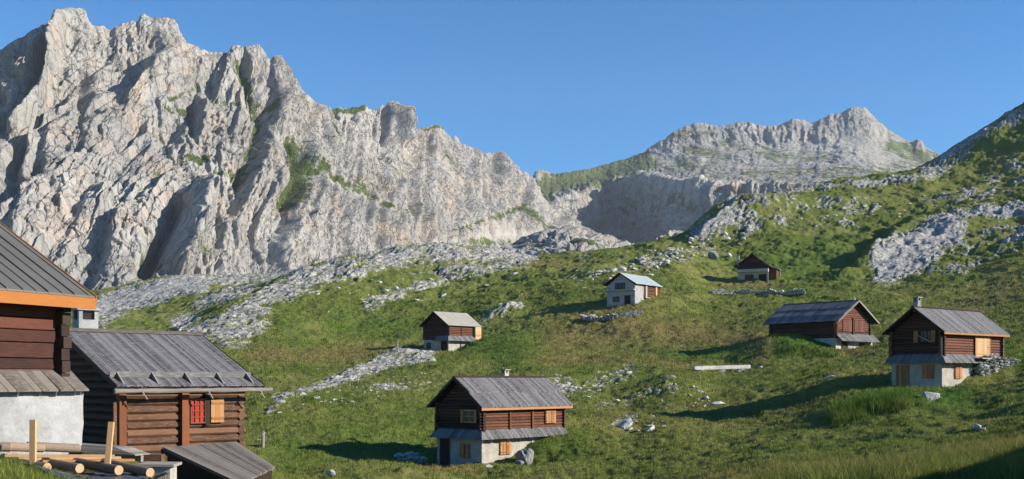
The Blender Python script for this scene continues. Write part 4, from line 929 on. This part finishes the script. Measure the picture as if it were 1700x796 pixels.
for i,(x0,y0,x1,y1,D0_,D1_,lb) in enumerate([(8,757,190,757,25.9,26.9,'top new board lying between the two rows of logs'),(30,762,200,760,25.7,26.7,'middle new board lying between the two rows of logs'),(70,766,222,764,25.7,26.8,'lowest new board, under the front row of logs')]):
    m=MB(); m.bar(pix(x0,y0,D0_),pix(x1,y1,D1_),.22,.05,.4+.2*i); tagmesh(m,'new_board','shutter' if i==2 else 'pale_wood',lb,'board','new boards')
m=MB()
for k in range(9):
    y=737+k*1.5; m.bar(pix(118+k*3,y,29.5-k*.12),pix(205+k*4,y+6,28.6-k*.12),.5,.03,None)
tagmesh(m,'board_stack','bare','stack of old grey boards slanting between the log rows and the hut','board stack')
m=MB(); m.bar(pix(150,744,29.2),pix(236,762,27.6),.07,.16,.7); tagmesh(m,'squared_beam','bare','grey squared beam lying beside the old board stack','beam')
for k,(px0,py0,lb) in enumerate([(70,792,'crumpled dark sheet under the left front logs'),(170,791,'crumpled dark sheet under the right front logs')]):
    xs=np.linspace(-1.0,1.0,26); ys=np.linspace(-1.2,1.6,30); XX,YY=np.meshgrid(xs,ys); c=pix(px0,py0,24.6)
    GZ=np.maximum(Hfull(XX+c.x,YY+c.y),c.z-.12); ZZ=.05+.07*ridged(XX*1.4+k*9,YY*2.2,3,88)+GZ-c.z
    V=np.concatenate([np.stack([XX,YY,ZZ],-1).reshape(-1,3),np.stack([XX,YY,ZZ-.012],-1).reshape(-1,3)]); gf=grid_faces(30,26)
    o=fast_mesh('plastic_sheet',V,np.concatenate([gf,gf[:,::-1]+780]),None,M['sheet']); o.location=c; tag(o,lb,'sheet','dark sheets in the timber yard')
b=empty('stone_bench',pix(262,800,26.2)); tag(b,'pale stone block topped with a grey slab at the end of the log row','bench')
m=MB(); m.box(-.12,.33,-.1,.4,-.3,.34,.6); m.build('block',M['block'],b,bevel=.02)
m=MB(); m.hexa([(-.45,-.15,.36),(.42,-.15,.35),(.42,.5,.37),(-.45,.5,.38),(-.45,-.15,.42),(.42,-.15,.41),(.42,.5,.43),(-.45,.5,.44)],.8); m.build('slab',M['bare'],b)
m=MB(); m.box(-.27,.27,-.15,.15,-.5,.14,.5); tagmesh(m,'timber_block','log_grey','short squared timber on its end between the bench slab and the log wall','timber block').location=pix(253,764,27.8)

# ------------------------------------------------------------------ rocks
def rock_mesh(seed,mat,sub=3,flat=.7,rough=.42,name='rock'):
    import bmesh
    bm=bmesh.new(); bmesh.ops.create_icosphere(bm,subdivisions=sub,radius=1)
    rr=random.Random(seed); pl=[Vector((rr.gauss(0,1),rr.gauss(0,1),rr.gauss(0,1))).normalized() for _ in range(9)]; dd=[rr.uniform(.45,.8) for _ in pl]
    P=np.array([v.co[:] for v in bm.verts]); nn=fbm(P[:,0]*1.7+P[:,2]*1.3+seed,P[:,1]*1.7-P[:,2]*.9,4,seed)
    for v,k in zip(bm.verts,nn):
        c=v.co*(1+rough*float(k))
        for p_,d_ in zip(pl,dd):
            e=c.dot(p_)-d_
            if e>0: c-=p_*e*.85
        v.co=Vector((c.x,c.y,c.z*flat))
    me=bpy.data.meshes.new(name); bm.to_mesh(me); bm.free(); me.materials.append(M[mat]); return me
RM=[rock_mesh(i,'rock',2,random.uniform(.45,.75)) for i in range(7)]
def boulder(px,py,size,label,mat='rock',flat=.8,seed=1,rot=0,sx=1.0,name='boulder',D=None,sub=4,cat='boulder',tilt=0):
    p=pix(px,py,D) if D else at_ground(px,py)
    o=bpy.data.objects.new(name,rock_mesh(seed,mat,sub,flat)); COL.objects.link(o); o.location=(p.x,p.y,p.z+size*flat*.35); o.scale=(size*sx,size,size); o.rotation_euler=(tilt*.6,tilt,rot); return tag(o,label,cat)
boulder(872,770,.78,'dark grey boulder leaning by the sunlit plaster wall of the nearest hut','rock_dark',1.05,3,.4,.85,D=74.5)
boulder(862,770,.30,'small dark stone in front of the big dark grey boulder','rock_dark',.7,5,D=72.8)
boulder(812,777,.28,'small white stone at the sunlit corner of the nearest hut',flat=.7,seed=6,D=72.5)
boulder(1543,667,.75,'single white rock in the tall grass below the right-hand hut',flat=.95,seed=8,rot=.6,D=75.5)
boulder(548,789,.32,'white stone in the grass below the shadow of the nearest hut',flat=.7,seed=9)
boulder(1184,430,1.55,'large boulder with a dark shaded hollow, left of the far dark hut','rock_dark',.85,12,.2,1.0)
boulder(1210,427,.8,'rounded white boulder beside the dark hollow boulder',flat=.85,seed=14)
boulder(1147,402,.9,'pale boulder alone on the turf at the foot of the rocky hill spur',flat=.9,seed=15)
boulder(1208,400,.8,'pale boulder under the broad rocky spur of the hill',flat=.8,seed=16)
boulder(1034,450,.8,'white boulder showing above the ridge of the blue-roofed hut',flat=1.0,seed=17,rot=1)
boulder(1018,452,.7,'grey boulder just left of the blue roof ridge',flat=.9,seed=18)
boulder(1192,672,.5,'grey stone lying in the long hut shadow',flat=.5,seed=20,sx=1.6)
boulder(1380,628,.45,'grey stone at the upper edge of the long hut shadow',flat=.5,seed=21,sx=1.4)
boulder(1038,712,.75,'tilted white slab in the grass right of the nearest hut',flat=.5,seed=33,rot=.7,sx=1.5,tilt=-.45)
boulder(1078,716,.42,'narrow white slab beside the tilted slab',flat=.4,seed=34,rot=.5,sx=1.6,tilt=-.4)
boulder(1262,612,.3,'small stone right of the long pale trough',flat=.5,seed=27)
boulder(1622,712,.3,'white stone by the dark hollow at the right','rock',.6,29)
boulder(1630,716,.22,'smaller white stone by the dark hollow at the right','rock',.6,30)
boulder(1690,786,.16,'bluish stone in the shaded grass at the lower right corner','rock',.7,31,D=20)
# loose stones: alike within each patch
PATCH=[('loose white stone on the slope behind the blue-roofed hut','stones behind the blue-roofed hut',[(960,470),(1040,445),(1110,430)],14,40,.28,.7),
 ('loose white stone on the turf of the rocky knoll','stones on the rocky knoll',[(560,500),(700,480),(860,450)],26,36,.25,.6),
 ('loose stone on the hummock above the nearest hut','stones on the hummock',[(920,640),(980,652),(1045,620)],12,34,.10,.26),
 ('loose pale stone near the narrow outcrop strips left of the nearest hut','stones by the outcrop strips',[(470,680),(600,650),(700,620)],20,38,.12,.32),
 ('loose boulder on the hillside below the rocky spur','boulders on the hillside',[(1090,430),(1180,410),(1260,390)],20,34,.4,1.0),
 ('loose stone among the ledges of the right hill','stones on the right hill',[(1300,360),(1420,350),(1560,340),(1660,320)],22,40,.4,1.0),
 ('loose stone scattered on the dry mound left of the long hut shadow','stones on the dry mound',[(1010,670),(1120,650),(1180,665),(1060,705),(1110,715)],18,40,.1,.34)]
for lab,grp,line,wd,n,s0,s1 in PATCH:
    rr=random.Random(len(lab))
    for i in range(n):
        k=rr.randrange(len(line)-1); t=rr.random(); px_=line[k][0]*(1-t)+line[k+1][0]*t+rr.gauss(0,wd*.7); py_=line[k][1]*(1-t)+line[k+1][1]*t+rr.gauss(0,wd*.5)
        p=at_ground(px_,py_); sz=s0+(s1-s0)*rr.random()**2.5
        o=bpy.data.objects.new('stone',RM[rr.randrange(7)]); COL.objects.link(o); o.location=(p.x,p.y,p.z+sz*.1); o.scale=(sz*rr.uniform(.9,1.8),sz,sz*rr.uniform(.7,1.1)); o.rotation_euler=(rr.gauss(0,.2),rr.gauss(0,.2),rr.uniform(.2,1.1)); tag(o,lab,'stone',grp)
RV=[]
for q in range(8):
    me_=rock_mesh(50+q,'rock',1,.8,.3); RV.append((np.array([v.co[:] for v in me_.vertices]),[tuple(p.vertices) for p in me_.polygons])); bpy.data.meshes.remove(me_)
def stone_wall(name,label,pts,h,thick,sz,seed,courses=5,heap=False,mat='rock'):
    rr=random.Random(seed); m=MB(); P=[Vector(p) for p in pts]; org=P[0].copy()
    for a,b in zip(P[:-1],P[1:]):
        d=(b-a); L=math.hypot(d.x,d.y); dn=Vector((d.x,d.y,0)).normalized(); nn=Vector((-dn.y,dn.x,0)); t=0
        while t<L:
            w=sz*rr.uniform(.5,1.3); k=t/L; top=h*(.75+.35*math.sin(t*1.7+seed)*.5+rr.uniform(-.12,.1))
            if heap: top=h*max(.15,1-1.25*abs(k-.25))
            z=0
            while z<top:
                hh=sz*rr.uniform(.4,.95)
                for row_ in (0,1):
                    c=a+dn*(t+w/2+rr.gauss(0,.04))+nn*((row_-.5)*thick*.7+rr.gauss(0,.07))+Vector((0,0,d.z*k+z+hh*.4))-org
                    Vv_,Ff_=RV[rr.randrange(8)]; an=math.atan2(dn.y,dn.x)+rr.gauss(0,.25); ca,sa=math.cos(an),math.sin(an); ti=rr.gauss(0,.2)
                    X_=Vv_[:,0]*w*.68; Y_=Vv_[:,1]*thick*.42; Z_=Vv_[:,2]*hh*.72+X_*ti
                    m.add(np.stack([X_*ca-Y_*sa+c.x,X_*sa+Y_*ca+c.y,Z_+c.z],-1).tolist(),Ff_,rr.random())
                z+=hh*.8
            t+=w*.9
    o=m.build(name,M[mat],None,False,.0); o.location=org; return tag(o,label,'stone wall')
def gp(px,py,dz=-.15): 
    p=at_ground(px,py); return Vector((p.x,p.y,p.z+dz))
stone_wall('dry_stone_wall','low curved dry stone wall below the white blue-roofed hut',[gp(966,531),gp(985,533),gp(1020,530),gp(1048,526),gp(1064,520)],.95,.6,.27,3,mat='wallstone')
stone_wall('dry_stone_wall','long straight dry stone wall below the far dark hut',[gp(1181,488),gp(1215,489),gp(1260,489),gp(1300,490),gp(1335,490)],1.1,.7,.34,4,mat='wallstone')
A_,u_,v_=frame(HUTS['right']); q0=A_+u_*4.9+v_*.2; q1=A_+u_*8.9-v_*.9
stone_wall('rubble_wall','rough grey rubble wall under the pale double door of the right-hand hut',[Vector((q0.x,q0.y,gz_(q0.x,q0.y)-.3)),Vector((q1.x,q1.y,gz_(q1.x,q1.y)-.3))],1.45,.7,.42,5,6,True,'wallstone')
A_,u_,v_=frame(HUTS['front']); q0=A_+u_*-.2+v_*5.3; q1=A_+u_*-.4+v_*7.6
stone_wall('stone_heap','low heap of grey stones in the shadow left of the nearest hut',[Vector((q0.x,q0.y,gz_(q0.x,q0.y)-.1)),Vector((q1.x,q1.y,gz_(q1.x,q1.y)-.1))],.6,.8,.35,6,3)

# long pale trough on two stones
p=at_ground(1152,617); q=at_ground(1243,611); q.y=p.y+2.0; q=pix(1243,609,q.y); p=pix(1152,611,p.y); tr_=empty('stone_trough',(p.x,p.y,gz_(p.x,p.y))); tag(tr_,'long pale trough resting on stones in the open meadow','trough')
o_=Vector(tr_.location); p-=o_; q-=o_
m=MB(); u=(q-p).normalized(); sd2=u.cross(Vector((0,0,1))).normalized()
m.bar(p-Vector((0,0,.18)),q-Vector((0,0,.15)),.62,.10,.6); m.bar(p-sd2*.27,q-sd2*.27+Vector((0,0,.02)),.09,.34,.6); m.bar(p+sd2*.27,q+sd2*.27+Vector((0,0,.02)),.09,.34,.6)
m.bar(p-sd2*.3,p+sd2*.3,.1,.34,.6); m.bar(q-sd2*.3,q+sd2*.3,.1,.34,.6); m.build('basin',M['trough'],tr_)
for k in (.12,.5,.85):
    c=p.lerp(q,k); m=MB(); m.box(c.x-.35,c.x+.35,c.y-.25,c.y+.25,c.z-1.1,c.z-.22,.5); m.build('support_stone',M['rock'],tr_,bevel=.05)
# carved water post with a dark trough
p=at_ground(436,744); w_=empty('water_post',(p.x,p.y,p.z-.05)); tag(w_,'grey wooden water post with a knob top, beside a dark trough','water post')
k=p.y/80.0
m=MB(); m.log((0,0,-.3),(.03*k,0,1.0*k),.13*k,.6,8); m.log((-.02,0,.98*k),(.08*k,0,1.22*k),.17*k,.7,8,r2=.13*k); m.build('post',M['bare'],w_)
m=MB(); m.bar((0,-.05,.62*k),(-.38*k,-.15,.66*k),.09*k,.07*k,.8); m.build('spout',M['bare'],w_)
m=MB(); m.box(-1.25*k,-.15*k,-.45*k,.1*k,-.3,.28*k,.3); m.build('trough',M['dark_wood'],w_)
# pale stick marker on the white outcrop
p=at_ground(661,585); mk=empty('marker_post',(p.x,p.y,p.z+.25)); tag(mk,'crooked white marker stick on the outcrop left of the small hut','marker post')
k=p.y/150.; m=MB(); m.log((0,0,-.3),(-.12*k,0,.75*k),.09*k,.8,6); m.log((-.12*k,0,.75*k),(.02*k,0,1.35*k),.09*k,.8,6,r2=.06*k); m.build('stick',M['white_plaster'],mk)
m=MB(); m.log((0,0,.15*k),(.45*k,0,.45*k),.07*k,.8,6); m.build('branch',M['white_plaster'],mk)
# cable between barn and right-hand hut
m=MB(); a=pix(1449,538,132); b_=pix(1480,540.5,88); m.log(a,b_,.028,.2,6,wob=0,segs=1); o=m.build('cable',M['iron']); tag(o,'thin dark cable strung from the long barn to the right-hand hut','cable')

# ------------------------------------------------------------------ grass
def grass(name,label,n,pxr,dr,hgt,blades,region=None,wid=.012,seed=3,logd=True):
    rg=np.random.default_rng(seed)
    px=rg.uniform(pxr[0],pxr[1],n); D=np.exp(rg.uniform(math.log(dr[0]),math.log(dr[1]),n)) if logd else rg.uniform(dr[0],dr[1],n)
    X=(px-CX)/F*D; Y=D
    if region is not None:
        z,rock,dry,lush,ppx,ppy=fields(X,Y); k=strokes(ppx,HZ-F*z/Y,region); keep=(k>rg.uniform(.15,.9,n))
    else:
        z,rock,dry,lush,ppx,ppy=fields(X,Y); keep=rock<.40
        keep&=fbm(X/3.5,Y/3.5,3,99)>rg.uniform(-.75,.35,n)
    # none inside the huts
    for hk,hh in HUTS.items():
        A_,u_,v_=frame(hh); a=(X-A_.x)*u_.x+(Y-A_.y)*u_.y; b=(X-A_.x)*v_.x+(Y-A_.y)*v_.y
        keep&=~((a>.3)&(a<hh['L']-.3)&(b>.35)&(b<hh['W']-.3))
    X,Y,z,dry,lush=[q[keep] for q in (X,Y,z,dry,lush)]; n=len(X)
    X=np.repeat(X,blades); Y=np.repeat(Y,blades); z=np.repeat(z,blades); dry=np.repeat(dry,blades); lush=np.repeat(lush,blades); N_=len(X)
    sc=np.clip(Y/70,.5,4.0)
    sp=.10*sc; X=X+rg.normal(0,1,N_)*sp; Y=Y+rg.normal(0,1,N_)*sp
    an=rg.uniform(0,2*math.pi,N_); h_=hgt*rg.uniform(.4,1.25,N_)*(sc**.7 if region is None else 1); w=wid*sc*rg.uniform(.7,1.4,N_)
    lx,ly=rg.normal(0,.35,N_)*h_,rg.normal(0,.35,N_)*h_
    cx_,sx_=np.cos(an)*w,np.sin(an)*w
    v0=np.stack([X-cx_,Y-sx_,z-.06],-1); v1=np.stack([X+cx_,Y+sx_,z-.06],-1)
    m0=np.stack([X-cx_*.75+lx*.35,Y-sx_*.75+ly*.35,z+h_*.55],-1); m1=np.stack([X+cx_*.75+lx*.35,Y+sx_*.75+ly*.35,z+h_*.55],-1)
    t_=np.stack([X+lx,Y+ly,z+h_],-1); V=np.stack([v0,v1,m1,m0,t_],1).reshape(-1,3); i=np.arange(N_)*5
    Fa=np.concatenate([np.stack([i,i+1,i+2],-1),np.stack([i,i+2,i+3],-1),np.stack([i+3,i+2,i+4],-1)])
    tn=np.repeat(rg.random(N_)**1.5,5)
    o=fast_mesh(name,V,Fa,{'tone':tn,'dry':np.repeat(dry,5),'lush':np.repeat(lush,5)},M['grass']); return tag(o,label,'grass',kind='stuff')
grass('meadow_grass','short meadow grass tufts over the nearer slopes',165000,(-40,1740),(52,230),.14,4,None,.015,3)
grass('foreground_grass','seeding grass on the near banks',60000,(-80,1800),(15,55),.30,6,None,.010,4)
grass('tall_grass','tall bright green grass below the right-hand hut',15000,(1330,1660),(68,86),.60,4,[([(1390,692),(1450,676),(1500,668)],13,1.1)],.012,5,False)
grass('mound_grass','lush grass on the mound before the long barn',6000,(1280,1400),(105,128),.45,3,[([(1300,580),(1385,583)],9,1.1)],.02,6,False)
grass('bank_grass','tall seeding grass on the shaded bank at the lower right',14000,(1120,1780),(15,38),.30,5,[([(1150,806),(1400,800),(1560,780),(1700,756)],20,.9),([(1500,800),(1700,785)],26,1.0)],.009,8,False)
